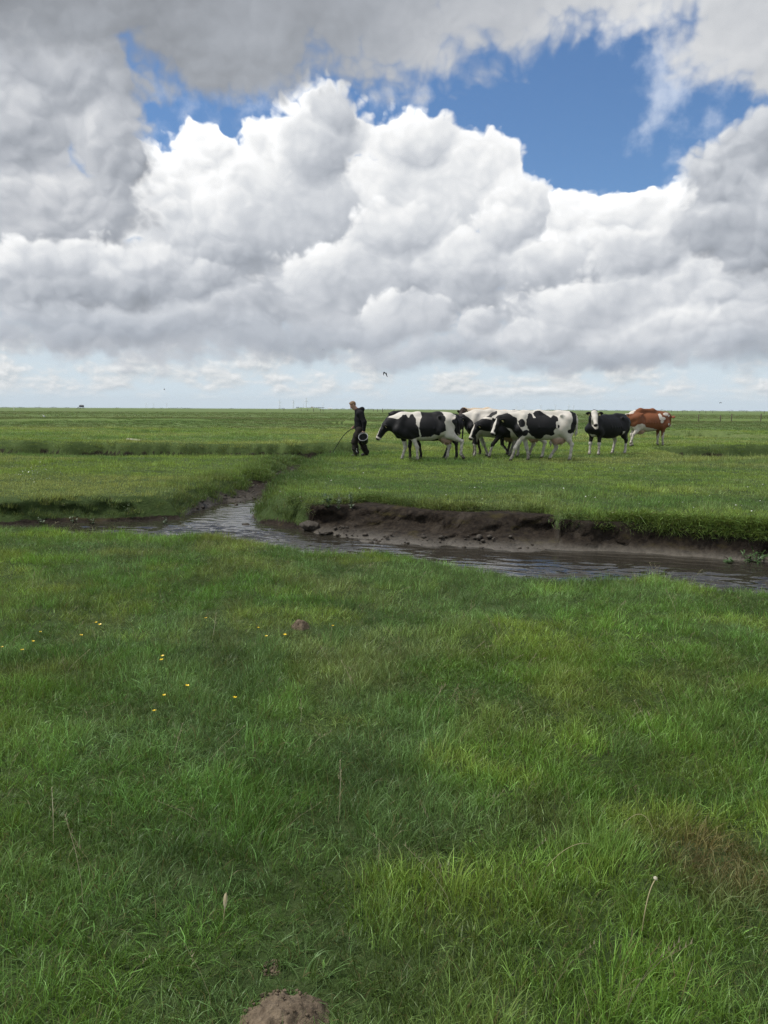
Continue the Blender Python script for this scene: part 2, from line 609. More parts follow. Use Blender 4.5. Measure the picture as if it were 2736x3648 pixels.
# the cut earth wall is lumpy and undercut: push it back and forth, not only up and down
_fy = GY.ravel().copy(); _fx = GX.ravel()
_m = (_fy > interp(WLINE, _fx)) & (_fy < interp(FTOP, _fx) + 0.5) & (np.abs(_fx) < 30) & (_fy < 16)
_wall = sstep(0.03, -0.06, GZ[_m]) * sstep(-0.40, -0.30, GZ[_m])
_fy[_m] += ((fbm(_fx[_m], GZ[_m] * 2.2, 2.6, 4, 0.6) - 0.5) * 0.34 + (fbm(_fx[_m], GZ[_m] * 1.5, 9.0, 3) - 0.5) * 0.10 + 0.07 * sstep(-0.05, -0.2, GZ[_m])) * _wall
idx = np.arange(nx * ny).reshape(ny, nx)
F = np.stack([idx[:-1, :-1], idx[:-1, 1:], idx[1:, 1:], idx[1:, :-1]], -1).reshape(-1, 4)


def ground_mat():
    p = objpos()
    px_, py_, pz_ = sep(p)
    soil = attr('soil'); wet = attr('wet')
    dist = vmath('LENGTH', p)
    n1 = noise(p, 0.9, 5.0, 0.6)
    n2 = noise(p, 14.0, 5.0, 0.65)
    flat = vmath('MULTIPLY', p, (0.035, 0.10, 0.0))
    n3 = noise(flat, 1.0, 5.0, 0.6)
    n4 = noise(vmath('MULTIPLY', p, (0.006, 0.03, 0.0)), 1.0, 4.0, 0.55)
    g = mixc(ramp(n1, 0.3, 0.7), (0.030, 0.050, 0.016), (0.055, 0.088, 0.026))
    g = mixc(ramp(n2, 0.35, 0.75), g, (0.060, 0.085, 0.030))
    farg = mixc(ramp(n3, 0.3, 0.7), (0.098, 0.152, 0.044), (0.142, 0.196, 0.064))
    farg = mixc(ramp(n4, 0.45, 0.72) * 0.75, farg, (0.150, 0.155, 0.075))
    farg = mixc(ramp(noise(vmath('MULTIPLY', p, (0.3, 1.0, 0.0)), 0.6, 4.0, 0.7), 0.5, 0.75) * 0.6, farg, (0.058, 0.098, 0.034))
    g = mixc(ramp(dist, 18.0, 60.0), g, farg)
    e = mixc(ramp(n2, 0.3, 0.7), (0.014, 0.011, 0.009), (0.038, 0.030, 0.022))
    e = mixc(ramp(noise(p, 3.0, 4.0, 0.6), 0.54, 0.70) * 0.6, e, (0.065, 0.054, 0.042))
    e = mixc(ramp(noise(vmath('MULTIPLY', p, (1.0, 1.0, 3.0)), 1.7, 3.0, 0.6), 0.58, 0.72) * 0.55, e, (0.060, 0.050, 0.016))
    mudc = mixc(ramp(n2, 0.3, 0.7), (0.075, 0.065, 0.05), (0.125, 0.112, 0.09))
    e = mixc(wet, e, mudc)
    edge = ramp(soil + (n2 - 0.5) * 0.5, 0.35, 0.6)
    c = mixc(edge, g, e)
    bn = bump(noise(p, 30.0, 5.0, 0.7) + noise(p, 6.0, 3.0, 0.6) * 1.2, 0.6, 0.05)
    return principled(c, mixf(wet, 0.95, 0.38), mixf(wet, 0.12, 0.45), bn)


M_GROUND = material('meadow_soil', ground_mat)
ground = fast_mesh('ground', np.stack([_fx, _fy, GZ], 1), F, M_GROUND)
put_attr(ground, 'soil', SOIL)
put_attr(ground, 'wet', WET)
tag(ground, kind='structure')


def ground_z(x, y):
    return float(land(np.array([x]), np.array([y]))[0][0])


# ------------------------------------------------------------------ water with real ripples
wxs = np.concatenate([-grow(6.5, 60, 0.06, 1.06)[::-1], np.arange(-6.5, 6.51, 0.035), grow(6.5, 60, 0.06, 1.06)])
wys = np.concatenate([np.arange(6.4, 16.5, 0.035), grow(16.5, 24, 0.05, 1.06)])
WX, WY = np.meshgrid(wxs, wys)
WXf, WYf = WX.ravel(), WY.ravel()
amp = (0.45 + 0.9 * sstep(0.35, 0.65, fbm(WXf, WYf, 0.35, 2))) * (0.35 + 0.65 * sstep(0.1, 0.9, interp(WLINE, WXf) - WYf))
wz_ = np.zeros(len(WXf))
for k in range(26):
    lam = 0.10 * 1.045 ** k
    th = rad(72) + rng.normal(0, 0.20)
    ph = rng.random() * 6.28
    warp = (fbm(WXf + 31 * k, WYf, 0.8, 2) - 0.5) * 1.3
    wz_ += lam * 0.0080 * np.sin(2 * math.pi / lam * ((WXf + warp * 0.25) * math.cos(th) + (WYf + warp * 0.25) * math.sin(th)) + ph)
wz_ = WATER + wz_ * amp
widx = np.arange(len(wxs) * len(wys)).reshape(len(wys), len(wxs))
WF = np.stack([widx[:-1, :-1], widx[:-1, 1:], widx[1:, 1:], widx[1:, :-1]], -1).reshape(-1, 4)


def water_mat():
    p = objpos()
    b = bump(noise(vmath('MULTIPLY', p, (1.0, 1.6, 1.0)), 22.0, 2.0, 0.5), 0.25, 0.006)
    return principled((0.030, 0.027, 0.021), 0.02, 0.5, b, IOR=1.333)


water = fast_mesh('water', np.stack([WXf, WYf, wz_], 1), WF, material('creek_water', water_mat))
tag(water, kind='structure')

# ------------------------------------------------------------------ grass
def blades_mesh(name, n, radius, lmin, lmax, wid, lean, curl, seg=3, seeds=0, seed=1, base_h=0.0):
    """one clump of separate curved blades; attribute rnd per blade"""
    r = random.Random(seed)
    V, Fq, R = [], [], []
    for i in range(n):
        a = r.random() * 6.283; q = radius * math.sqrt(r.random())
        bx, by = q * math.cos(a), q * math.sin(a)
        ln = r.uniform(lmin, lmax) * (1 - 0.3 * (q / radius))
        out = a + r.gauss(0, 1.1)
        l0 = abs(r.gauss(0.15, lean)); cu = abs(r.gauss(curl, curl * 0.5))
        face = r.random() * 6.283
        sx, sy = math.cos(face), math.sin(face)
        px, py, pz = bx, by, -0.015
        ang = l0
        base = len(V)
        ww = wid * r.uniform(0.6, 1.25)
        val = r.random()
        for s in range(seg + 1):
            t = s / seg
            hw = ww * 0.5 * (1 - t ** 1.6) * (0.75 + 0.5 * min(1, t * 3))
            if s == seg:
                V.append((px, py, pz)); R.append(val)
            else:
                V.append((px - sx * hw, py - sy * hw, pz)); V.append((px + sx * hw, py + sy * hw, pz)); R += [val, val]
            st = ln / seg
            px += math.cos(out) * math.sin(ang) * st; py += math.sin(out) * math.sin(ang) * st; pz += math.cos(ang) * st
            ang += cu / seg * (1 + t)
        for s in range(seg):
            b = base + 2 * s
            if s == seg - 1:
                Fq.append((b, b + 1, b + 2))
            else:
                Fq.append((b, b + 1, b + 3)); Fq.append((b, b + 3, b + 2))
    for i in range(seeds):      # pale flowering stalks with a loose panicle
        a = r.random() * 6.283; q = radius * r.random()
        bx, by = q * math.cos(a), q * math.sin(a)
        h = r.uniform(lmax * 0.95, lmax * 1.35); lx, ly = r.gauss(0.04, 0.05), r.gauss(0, 0.05)
        base = len(V)
        for s in range(4):
            t = s / 3
            hw = 0.0008
            x, y, z = bx + lx * t * t, by + ly * t * t, h * t
            V += [(x - hw, y, z), (x + hw, y, z)]; R += [1.6, 1.6]
        for s in range(3):
            b = base + 2 * s
            Fq += [(b, b + 1, b + 3), (b, b + 3, b + 2)]
        for k in range(5):
            t = 0.78 + 0.25 * k / 5
            x, y, z = bx + lx * t * t + r.gauss(0, 0.004), by + ly * t * t + r.gauss(0, 0.004), h * t
            b = len(V)
            g = 0.0022
            V += [(x - g, y, z), (x + g, y, z), (x + r.gauss(0, .004), y + r.gauss(0, .004), z + 0.014)]; R += [1.8] * 3
            Fq.append((b, b + 1, b + 2))
    me = bpy.data.meshes.new(name)
    me.from_pydata(V, [], Fq)
    at = me.attributes.new('rnd', 'FLOAT', 'POINT')
    at.data.foreach_set('value', np.array(R, np.float32))
    me.shade_smooth()
    return me


def grass_mat():
    tint = attr('tint', 'INSTANCER', 'Color')
    rnd = attr('rnd')
    hs = X.node('ShaderNodeHueSaturation')
    X.put(hs.inputs['Hue'], ramp(rnd, 0.0, 1.0, 0.482, 0.512, smooth=False))
    X.put(hs.inputs['Value'], ramp(rnd, 0.0, 0.85, 0.5, 1.25, smooth=False) + ramp(rnd, 0.80, 0.95, 0.0, 0.75, smooth=False))
    X.put(hs.inputs['Saturation'], ramp(rnd, 0.0, 1.0, 1.05, 0.92, smooth=False))
    X.put(hs.inputs['Color'], tint)
    c = X(hs.outputs[0])
    c = mixc(ramp(rnd, 0.955, 0.96), c, (0.19, 0.165, 0.075))
    c = mixc(ramp(rnd, 1.3, 1.4), c, (0.30, 0.27, 0.17))
    d = X.node('ShaderNodeBsdfDiffuse'); X.put(d.inputs[0], c)
    t = X.node('ShaderNodeBsdfTranslucent'); X.put(t.inputs[0], mixc(0.5, c, mixc(1.0, c, (1.25, 1.2, 0.5), 'MULTIPLY')))
    g = X.node('ShaderNodeBsdfGlossy'); g.inputs['Roughness'].default_value = 0.42
    g.inputs['Color'].default_value = (0.8, 0.85, 0.8, 1)
    m1 = X.node('ShaderNodeMixShader'); m1.inputs[0].default_value = 0.36
    X.nt.links.new(d.outputs[0], m1.inputs[1]); X.nt.links.new(t.outputs[0], m1.inputs[2])
    m2 = X.node('ShaderNodeMixShader'); m2.inputs[0].default_value = 0.022
    X.nt.links.new(m1.outputs[0], m2.inputs[1]); X.nt.links.new(g.outputs[0], m2.inputs[2])
    return X(m2.outputs[0])


M_GRASS = material('grass_blades', grass_mat)


def scatter(name, protos, P3, rot, scl, tint, which):
    """one stuff object: clumps of grass on points, by geometry nodes"""
    col = bpy.data.collections.new(name + '_clumps')
    for k, me in enumerate(protos):
        me.materials.append(M_GRASS)
        o = bpy.data.objects.new('%s_clump_%02d' % (name, k), me)
        col.objects.link(o)
    me = bpy.data.meshes.new(name)
    me.vertices.add(len(P3))
    me.vertices.foreach_set('co', np.asarray(P3, np.float32).ravel())
    for nm, ty, arr, key in (('rot', 'FLOAT_VECTOR', rot, 'vector'), ('scl', 'FLOAT_VECTOR', scl, 'vector'),
                             ('tint', 'FLOAT_COLOR', tint, 'color'), ('which', 'INT', which, 'value')):
        a = me.attributes.new(nm, ty, 'POINT')
        a.data.foreach_set(key, np.ascontiguousarray(arr, np.int32 if ty == 'INT' else np.float32).ravel())
    o = bpy.data.objects.new(name, me)
    COL.objects.link(o)
    ng = bpy.data.node_groups.new(name + '_nodes', 'GeometryNodeTree')
    ng.interface.new_socket('Geometry', in_out='INPUT', socket_type='NodeSocketGeometry')
    ng.interface.new_socket('Geometry', in_out='OUTPUT', socket_type='NodeSocketGeometry')
    N = ng.nodes.new
    gi, go = N('NodeGroupInput'), N('NodeGroupOutput')
    ci = N('GeometryNodeCollectionInfo'); ci.inputs['Collection'].default_value = col
    ci.inputs['Separate Children'].default_value = True; ci.inputs['Reset Children'].default_value = True
    ip = N('GeometryNodeInstanceOnPoints'); ip.inputs['Pick Instance'].default_value = True

    def na(nm, ty):
        n = N('GeometryNodeInputNamedAttribute'); n.data_type = ty; n.inputs['Name'].default_value = nm
        return n.outputs['Attribute']
    l = ng.links.new
    l(gi.outputs[0], ip.inputs['Points']); l(ci.outputs[0], ip.inputs['Instance'])
    l(na('which', 'INT'), ip.inputs['Instance Index'])
    er = N('FunctionNodeEulerToRotation'); l(na('rot', 'FLOAT_VECTOR'), er.inputs[0])
    l(er.outputs[0], ip.inputs['Rotation']); l(na('scl', 'FLOAT_VECTOR'), ip.inputs['Scale'])
    l(ip.outputs[0], go.inputs[0])
    md = o.modifiers.new('grass', 'NODES'); md.node_group = ng
    return o


def field_tint(x, y):
    """base colour of the sward: patches of lush, blue-green, pale and dry grass"""
    a = fbm(x, y, 0.55, 4, 0.55); b = fbm(x + 90, y + 40, 0.9, 4, 0.6); c = fbm(x - 33, y + 71, 0.30, 3)
    d = fbm(x + 11, y - 20, 2.4, 3)
    lush = np.array((0.151, 0.270, 0.045)); deep = np.array((0.092, 0.195, 0.044)); yell = np.array((0.269, 0.361, 0.066)); dry = np.array((0.328, 0.297, 0.124)); blue = np.array((0.147, 0.245, 0.088))
    t = lush + (deep - lush) * (sstep(0.45, 0.70, a) * 0.75)[:, None]
    t = t + (blue - t) * (sstep(0.50, 0.66, b) * 0.7)[:, None]
    t = t + (yell - t) * (sstep(0.46, 0.70, d) * sstep(0.40, 0.62, 1 - a) * 0.5)[:, None]
    t = t + (dry - t) * (sstep(0.52, 0.70, c) * sstep(0.42, 0.65, d) * 0.3)[:, None]
    t = t + (yell - t) * (sstep(0.62, 0.76, fbm(x + 5, y * 1.3 + 60, 1.6, 3)) * 0.6)[:, None]
    t *= (rng.uniform(0.8, 1.2, len(x)) * (0.82 + 0.36 * sstep(0.25, 0.75, fbm(x + 41, y - 17, 2.6, 3))))[:, None]
    # a patch of dead brown grass on the right of the foreground
    for (px, py, r_, col, k) in ((2520, 2985, 0.22, (0.25, 0.175, 0.085), 0.7), (2380, 2905, 0.18, (0.18, 0.15, 0.06), 0.4), (1950, 2870, .2, (.12, .11, .05), .5), (2560, 3110, .2, (.14, .12, .05), .5)):
        q = on_ground(px, py, 0.05)
        dd = np.hypot(x - q[0], (y - q[1]) * 0.9) + (d - 0.5) * 0.18
        t = t + (np.array(col) - t) * (sstep(r_, r_ * 0.45, dd) * k)[:, None]
    return t


def jitter_grid(x0, x1, y0, y1, dens):
    st = 1 / math.sqrt(dens)
    xs, ys = np.meshgrid(np.arange(x0, x1, st), np.arange(y0, y1, st))
    xs = xs.ravel() + rng.uniform(-st, st, xs.size) * 0.75; ys = ys.ravel() + rng.uniform(-st, st, ys.size) * 0.75
    return xs, ys


def prep(xs, ys, keep_soil=0.35):
    z, soil, wet, sh = land(xs, ys)
    k = (soil + rng.uniform(-0.15, 0.15, len(xs)) < keep_soil) & ~((ys < 20) & (ys > 5) & (z < WATER - 0.02))
    for px, py, r_, h_ in MOLEHILLS:
        q = on_ground(px, py, 0.0)
        k &= np.hypot(xs - q[0], ys - q[1]) > r_ * 0.9
    return xs[k], ys[k], z[k], soil[k], sh[k]


def tilted(tx, ty, rz):
    """euler angles of: spin by rz, then tilt by tx about x and ty about y"""
    cx, sx, cy, sy, cz, sz = np.cos(tx), np.sin(tx), np.cos(ty), np.sin(ty), np.cos(rz), np.sin(rz)
    # T = Ry Rx, M = T Rz
    m00 = cy * cz + sy * sx * sz
    m10 = cx * sz
    m20 = -sy * cz + cy * sx * sz
    m21 = sy * sz + cy * sx * cz
    m22 = cy * cx
    return np.stack([np.arctan2(m21, m22), -np.arcsin(np.clip(m20, -1, 1)), np.arctan2(m10, m00)], 1)


def finish(xs, ys, n, lean, sc, szz):
    wind = fbm(xs, ys, 0.8, 3) * 1.2 - 0.2
    rz = rng.uniform(0, 6.283, n)
    # lean after spin: world tilt given as euler XYZ (x, y first, then z): turn the wind into the clump's own frame
    az = rad(20) + (fbm(xs + 7, ys - 3, 0.9, 3) - 0.5) * 5.0
    tx = -np.sin(az) * wind * lean + rng.normal(0, 0.10, n); ty = np.cos(az) * wind * lean + rng.normal(0, 0.10, n)
    rot = tilted(tx, ty, rz)
    scl = np.stack([sc, sc, sc * szz], 1)
    return rot, scl


# near field: long, dense, wind-combed
tall = [blades_mesh('tall_%d' % k, 56, 0.07, 0.06, 0.155, 0.0028, 0.28, 0.9, 3, 0, 10 + k) for k in range(5)]
tall += [blades_mesh('tall_%d' % (5 + k), 44, 0.08, 0.07, 0.175, 0.0024, 0.36, 1.3, 4, 0, 30 + k) for k in range(3)]
tall[2] = blades_mesh('tall_2', 26, 0.08, 0.05, 0.13, 0.0048, 0.42, 1.1, 3, 0, 77)
tall += [blades_mesh('tall_8', 30, 0.08, 0.06, 0.15, 0.0032, 0.3, 1.1, 3, 2, 51), blades_mesh('tall_9', 26, 0.08, 0.06, 0.16, 0.003, 0.4, 1.2, 3, 1, 52)]
xs, ys = jitter_grid(-6.0, 6.0, 0.6, 5.0, 330)
x2, y2 = jitter_grid(-9, 9, 5.0, 12.2, 165)
xs, ys = np.concatenate([xs, x2]), np.concatenate([ys, y2])
k = ys < interp(NEAR, xs) + 0.55
xs, ys = xs[k], ys[k]
xs, ys, zs, so, sh = prep(xs, ys, 0.6)
n = len(xs)
tuf = fbm(xs + 17, ys - 5, 5.5, 2, 0.5)
hgt = 0.36 + 0.80 * sstep(0.22, 0.75, 0.4 * fbm(xs + 5, ys + 9, 1.8, 4, 0.6) + 0.6 * tuf) + 0.10 * sstep(0.6, 0.0, interp(NEAR, xs) - ys)
hgt = hgt * rng.uniform(0.75, 1.2, n)
rot, scl = finish(xs, ys, n, 0.42, np.full(n, 1.0), hgt)
which = np.where(rng.random(n) < 0.018, rng.integers(8, 10, n), rng.integers(0, 8, n))
tint = np.concatenate([field_tint(xs, ys) * (0.74 + 0.56 * sstep(0.2, 0.8, tuf))[:, None], np.ones((n, 1))], 1)
g1 = scatter('meadow_grass', tall, np.stack([xs, ys, zs], 1), rot, scl, tint, which)
tag(g1, 'long dark green grass covering the near side of the creek', 'grass', kind='stuff')
N_TALL = n

# far side: grazed sward, longer along the rims and in the ditches
short = [blades_mesh('short_%d' % k, 40, 0.15, 0.035, 0.10, 0.0062, 0.40, 0.9, 2, 0, 70 + k) for k in range(6)]
short += [blades_mesh('short_%d' % (6 + k), 50, 0.14, 0.09, 0.22, 0.0060, 0.30, 1.1, 3, 0, 90 + k) for k in range(3)]
xs, ys = jitter_grid(-15, 15, 8.5, 20, 60)
x2, y2 = jitter_grid(-27, 27, 20, 36, 30)
x3, y3 = jitter_grid(-42, 42, 36, 62, 9)
xs, ys = np.concatenate([xs, x2, x3]), np.concatenate([ys, y2, y3])
k = ys > interp(WLINE, xs) + 0.02
xs, ys, = xs[k], ys[k]
xs, ys, zs, so, sh = prep(xs, ys, 0.45)
n = len(xs)
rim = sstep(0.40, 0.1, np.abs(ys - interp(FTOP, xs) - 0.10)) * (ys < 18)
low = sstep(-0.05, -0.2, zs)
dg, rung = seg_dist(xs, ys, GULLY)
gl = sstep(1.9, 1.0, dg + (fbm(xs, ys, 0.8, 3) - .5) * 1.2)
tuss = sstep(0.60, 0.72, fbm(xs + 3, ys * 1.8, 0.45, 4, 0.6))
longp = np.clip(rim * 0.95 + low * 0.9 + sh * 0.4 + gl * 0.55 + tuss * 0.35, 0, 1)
lng = rng.random(n) < longp
hgt = rng.uniform(0.7, 1.25, n) * (0.8 + 0.5 * fbm(xs, ys, 0.7, 3)) * (1 + 0.25 * tuss)
wide_ = np.clip(ys / 22.0, 0.8, 2.0)
rot, scl = finish(xs, ys, n, 0.35, wide_ * rng.uniform(0.85, 1.2, n), hgt / np.maximum(wide_, 1) ** 0.6)
which = np.where(lng, rng.integers(6, 9, n), rng.integers(0, 6, n))
hx_ = np.concatenate([rng.uniform(-1.6, 9.0, 1000), rng.uniform(2.2, 6.5, 500)])
wb_ = (fbm(hx_, interp(FTOP, hx_) * 0.3, 1.3, 3) - 0.5) * 0.30
hy_ = np.maximum(interp(FTOP, hx_) + wb_ * 0.6, interp(WLINE, hx_) + wb_ * 0.5 + 0.34) + rng.uniform(-0.09, 0.05, 1500)
hk = rng.random(1500) < 0.25 + 0.95 * sstep(0.35, 0.6, fbm(hx_, hy_ * 0, 0.7, 3)) + 0.5 * sstep(3.0, 3.8, hx_)
hx_, hy_ = hx_[hk], hy_[hk]
hn = len(hx_)
hz_ = np.maximum(land(hx_, hy_)[0], -0.12) + 0.0
hrot = tilted(rng.uniform(0.7, 1.9, hn), rng.normal(0, 0.25, hn), rng.uniform(0, 6.283, hn))
hs_ = rng.uniform(0.7, 1.1, hn) * (1 + 0.12 * sstep(3.2, 4.0, hx_))
xs, ys, zs = np.concatenate([xs, hx_]), np.concatenate([ys, hy_]), np.concatenate([zs, hz_])
rot = np.concatenate([rot, hrot]); scl = np.concatenate([scl, np.stack([hs_, hs_, hs_ * rng.uniform(0.8, 1.3, hn)], 1)])
which = np.concatenate([which, rng.integers(6, 9, hn)])
low, rim, gl, sh = [np.concatenate([q_, np.full(hn, v_)]) for q_, v_ in ((low, 0.65), (rim, 0.5), (gl, 0.0), (sh, 0.0))]
# rough dark tussocks lining the gully
tk = rng.random(900) ** 0.8 * (len(GULLY) - 1.001)
gp = np.array(GULLY); ti = tk.astype(int); tu = (tk - ti)[:, None]
tq = gp[ti] * (1 - tu) + gp[ti + 1] * tu
td = gp[ti + 1] - gp[ti]; td = td / np.linalg.norm(td, axis=1)[:, None]
sd_ = np.where(rng.random(900) < 0.5, -1, 1) * rng.uniform(0.30, 0.95, 900)
tq = tq + np.stack([-td[:, 1], td[:, 0]], 1) * sd_[:, None]
tz = land(tq[:, 0], tq[:, 1])[0]
tkp = (tz > WATER + 0.05) & (fbm(tq[:, 0], tq[:, 1], 1.4, 2) > 0.40)
tq, tz = tq[tkp], tz[tkp]
tn = len(tq)
xs, ys, zs = np.concatenate([xs, tq[:, 0]]), np.concatenate([ys, tq[:, 1]]), np.concatenate([zs, tz])
rot = np.concatenate([rot, tilted(rng.normal(0.15, 0.2, tn), rng.normal(0, 0.2, tn), rng.uniform(0, 6.283, tn))])
ts_ = rng.uniform(0.8, 1.35, tn)
scl = np.concatenate([scl, np.stack([ts_, ts_, ts_ * rng.uniform(0.7, 1.2, tn)], 1)])
which = np.concatenate([which, rng.integers(6, 9, tn)])
low, rim, gl, sh = [np.concatenate([q_, np.full(tn, v_)]) for q_, v_ in ((low, 0.7), (rim, 0.5), (gl, 0.6), (sh, 0.0))]
n = len(xs)
a = fbm(xs, ys * 1.6, 0.28, 4, 0.55); b = fbm(xs + 60, ys * 2.0, 0.16, 4); d = fbm(xs + 20, ys, 1.7, 3)
cl = np.array((0.278, 0.396, 0.078)); cd = np.array((0.142, 0.253, 0.064)); cy = np.array((0.382, 0.417, 0.135)); cg = np.array((0.223, 0.307, 0.109))
t = cl + (cd - cl) * sstep(0.42, 0.66, a)[:, None]
t = t + (cy - t) * (sstep(0.46, 0.66, b) * 0.75)[:, None]
t = t + (cg - t) * (sstep(0.5, 0.7, d) * 0.7)[:, None]
t = t + (np.array((0.054, 0.100, 0.027)) - t) * (np.clip(low + rim * 0.3 + gl * 0.6 + sh * 0.5, 0, 1) * 0.75)[:, None]  # long grass is darker; shade of banks and ditches is tinted in
t *= rng.uniform(0.8, 1.2, n)[:, None]
tint = np.concatenate([t, np.ones((n, 1))], 1)
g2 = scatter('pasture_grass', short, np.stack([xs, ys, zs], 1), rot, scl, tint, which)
tag(g2, 'short grazed grass of the pasture beyond the creek', 'grass', kind='stuff')
N_SHORT = n

# far pasture: broad tufts that roughen the plain towards the horizon
tuft = [blades_mesh('tuft_%d' % k, 60, 0.55, 0.06, 0.17, 0.02, 0.5, 0.8, 2, 0, 120 + k) for k in range(4)]
xs, ys = jitter_grid(-70, 70, 60, 130, 1.9)
x2, y2 = jitter_grid(-150, 150, 130, 300, 0.22)
xs, ys = np.concatenate([xs, x2]), np.concatenate([ys, y2])
xs, ys, zs, so, sh = prep(xs, ys, 0.9)
n = len(xs)
pt = fbm(xs, ys * 3.0, 0.05, 4)
sc = rng.uniform(0.7, 1.3, n) * np.where(ys > 130, 2.2, 1.0)
rot, scl = finish(xs, ys, n, 0.2, sc, 0.8 / np.where(ys > 130, 1.8, 1.0))
t = np.array((0.121, 0.203, 0.058)) + (np.array((0.176, 0.201, 0.084)) - np.array((0.121, 0.203, 0.058))) * sstep(0.42, 0.62, pt)[:, None]
t = t + (np.array((0.036, 0.066, 0.022)) - t) * (sh * 0.7)[:, None]  # ditch shade put into the tuft colour
t *= rng.uniform(0.75, 1.2, n)[:, None]
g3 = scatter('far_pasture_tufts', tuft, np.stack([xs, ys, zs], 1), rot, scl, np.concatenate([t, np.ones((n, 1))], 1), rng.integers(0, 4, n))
tag(g3, 'rough grass tufts on the plain towards the horizon', 'grass', kind='stuff')
print('GRASS', N_TALL, N_SHORT, n, 'ground', len(GX.ravel()), 'water', len(WXf))

# ------------------------------------------------------------------ organic bodies: smooth union of tapered limbs, meshed as one skin
class Body:
    def __init__(self, lo, hi, h):
        self.lo = np.array(lo, float); self.h = h
        self.n = np.ceil((np.array(hi) - self.lo) / h).astype(int) + 1
        self.F = np.full(self.n, 0.5, np.float32)

    def _sub(self, lo, hi, pad):
        a = np.clip(np.floor((np.array(lo) - pad - self.lo) / self.h).astype(int), 0, self.n - 1)
        b = np.clip(np.ceil((np.array(hi) + pad - self.lo) / self.h).astype(int) + 1, 1, self.n)
        sl = tuple(slice(i, j) for i, j in zip(a, b))
        ax = [self.lo[i] + self.h * np.arange(a[i], b[i]) for i in range(3)]
        return sl, np.meshgrid(*ax, indexing='ij')

    def _add(self, sl, d, k, cut=False):
        f = self.F[sl]
        if cut:
            d = -d; hh = np.clip(0.5 - 0.5 * (f - d) / k, 0, 1)
            self.F[sl] = f * (1 - hh) + d * hh + k * hh * (1 - hh)
            return
        hh = np.clip(0.5 + 0.5 * (f - d) / k, 0, 1)
        self.F[sl] = f * (1 - hh) + d * hh - k * hh * (1 - hh)

    def limb(self, a, b, ra, rb, k=0.05, flat=None):
        """tapered capsule; flat=(axis vector, factor) squeezes it across that axis"""
        a = np.array(a, float); b = np.array(b, float)
        R = max(ra, rb)
        sl, (x, y, z) = self._sub(np.minimum(a, b) - R, np.maximum(a, b) + R, k * 1.5 + 2 * self.h)
        e = b - a; L2 = float(e @ e) + 1e-9
        px, py, pz = x - a[0], y - a[1], z - a[2]
        t = np.clip((px * e[0] + py * e[1] + pz * e[2]) / L2, 0, 1)
        qx, qy, qz = px - t * e[0], py - t * e[1], pz - t * e[2]
        if flat is not None:
            u = np.array(flat[0], float); u /= np.linalg.norm(u)
            c = (qx * u[0] + qy * u[1] + qz * u[2]) * (1 / flat[1] - 1)
            qx, qy, qz = qx + c * u[0], qy + c * u[1], qz + c * u[2]
            d = (np.sqrt(qx * qx + qy * qy + qz * qz) - (ra + (rb - ra) * t)) * min(1.0, max(flat[1], 0.45))
        else:
            d = np.sqrt(qx * qx + qy * qy + qz * qz) - (ra + (rb - ra) * t)
        self._add(sl, d, k)

    def chain(self, pts, rs, k=0.05, flat=None):
        for i in range(len(pts) - 1):
            self.limb(pts[i], pts[i + 1], rs[i], rs[i + 1], k, flat)

    def ball(self, c, r, k=0.05, R=None, cut=False):
        """ellipsoid, R = 3x3 rotation (columns are its axes)"""
        c = np.array(c, float); r = np.array(r, float)
        m = r.max()
        sl, (x, y, z) = self._sub(c - m, c + m, k * 1.5 + 2 * self.h)
        p = np.stack([x - c[0], y - c[1], z - c[2]], -1)
        if R is not None:
            p = p @ np.array(R, float)
        k0 = np.linalg.norm(p / r, axis=-1); k1 = np.linalg.norm(p / (r * r), axis=-1) + 1e-9
        self._add(sl, k0 * (k0 - 1) / k1, k, cut)

    def skin(self):
        F = self.F
        S_ = F < 0
        c = np.zeros(tuple(self.n - 1), np.int8)
        for i in (0, 1):
            for j in (0, 1):
                for l in (0, 1):
                    c += S_[i:self.n[0] - 1 + i, j:self.n[1] - 1 + j, l:self.n[2] - 1 + l]
        act = (c > 0) & (c < 8)
        I = np.argwhere(act)
        vid = np.full(act.shape, -1, np.int64); vid[act] = np.arange(len(I))
        acc = np.zeros((len(I), 3)); cnt = np.zeros(len(I))
        corners = [(i, j, l) for i in (0, 1) for j in (0, 1) for l in (0, 1)]
        for p in corners:
            for ax in range(3):
                if p[ax] == 1:
                    continue
                q = list(p); q[ax] = 1
                fa = F[I[:, 0] + p[0], I[:, 1] + p[1], I[:, 2] + p[2]]; fb_ = F[I[:, 0] + q[0], I[:, 1] + q[1], I[:, 2] + q[2]]
                m = (fa < 0) != (fb_ < 0)
                t = fa[m] / (fa[m] - fb_[m])
                pt = np.tile(np.array(p, float), (m.sum(), 1)); pt[:, ax] = t
                acc[m] += pt; cnt[m] += 1
        V = self.lo + self.h * (I + acc / cnt[:, None])
        Q = []
        for ax in range(3):
            o1, o2 = [(1, 2), (2, 0), (0, 1)][ax]
            sa = [slice(None)] * 3; sb = [slice(None)] * 3
            sa[ax] = slice(0, -1); sb[ax] = slice(1, None)
            A = S_[tuple(sa)]; B = S_[tuple(sb)]
            E = np.argwhere(A != B)
            E = E[(E[:, o1] > 0) & (E[:, o2] > 0) & (E[:, o1] < self.n[o1] - 1) & (E[:, o2] < self.n[o2] - 1)]
            fl = A[E[:, 0], E[:, 1], E[:, 2]]

            def g(d1, d2):
                e = E.copy(); e[:, o1] -= d1; e[:, o2] -= d2
                return vid[e[:, 0], e[:, 1], e[:, 2]]
            q = np.stack([g(1, 1), g(0, 1), g(0, 0), g(1, 0)], 1)
            q[~fl] = q[~fl][:, ::-1]
            Q.append(q)
        return V, np.concatenate(Q)


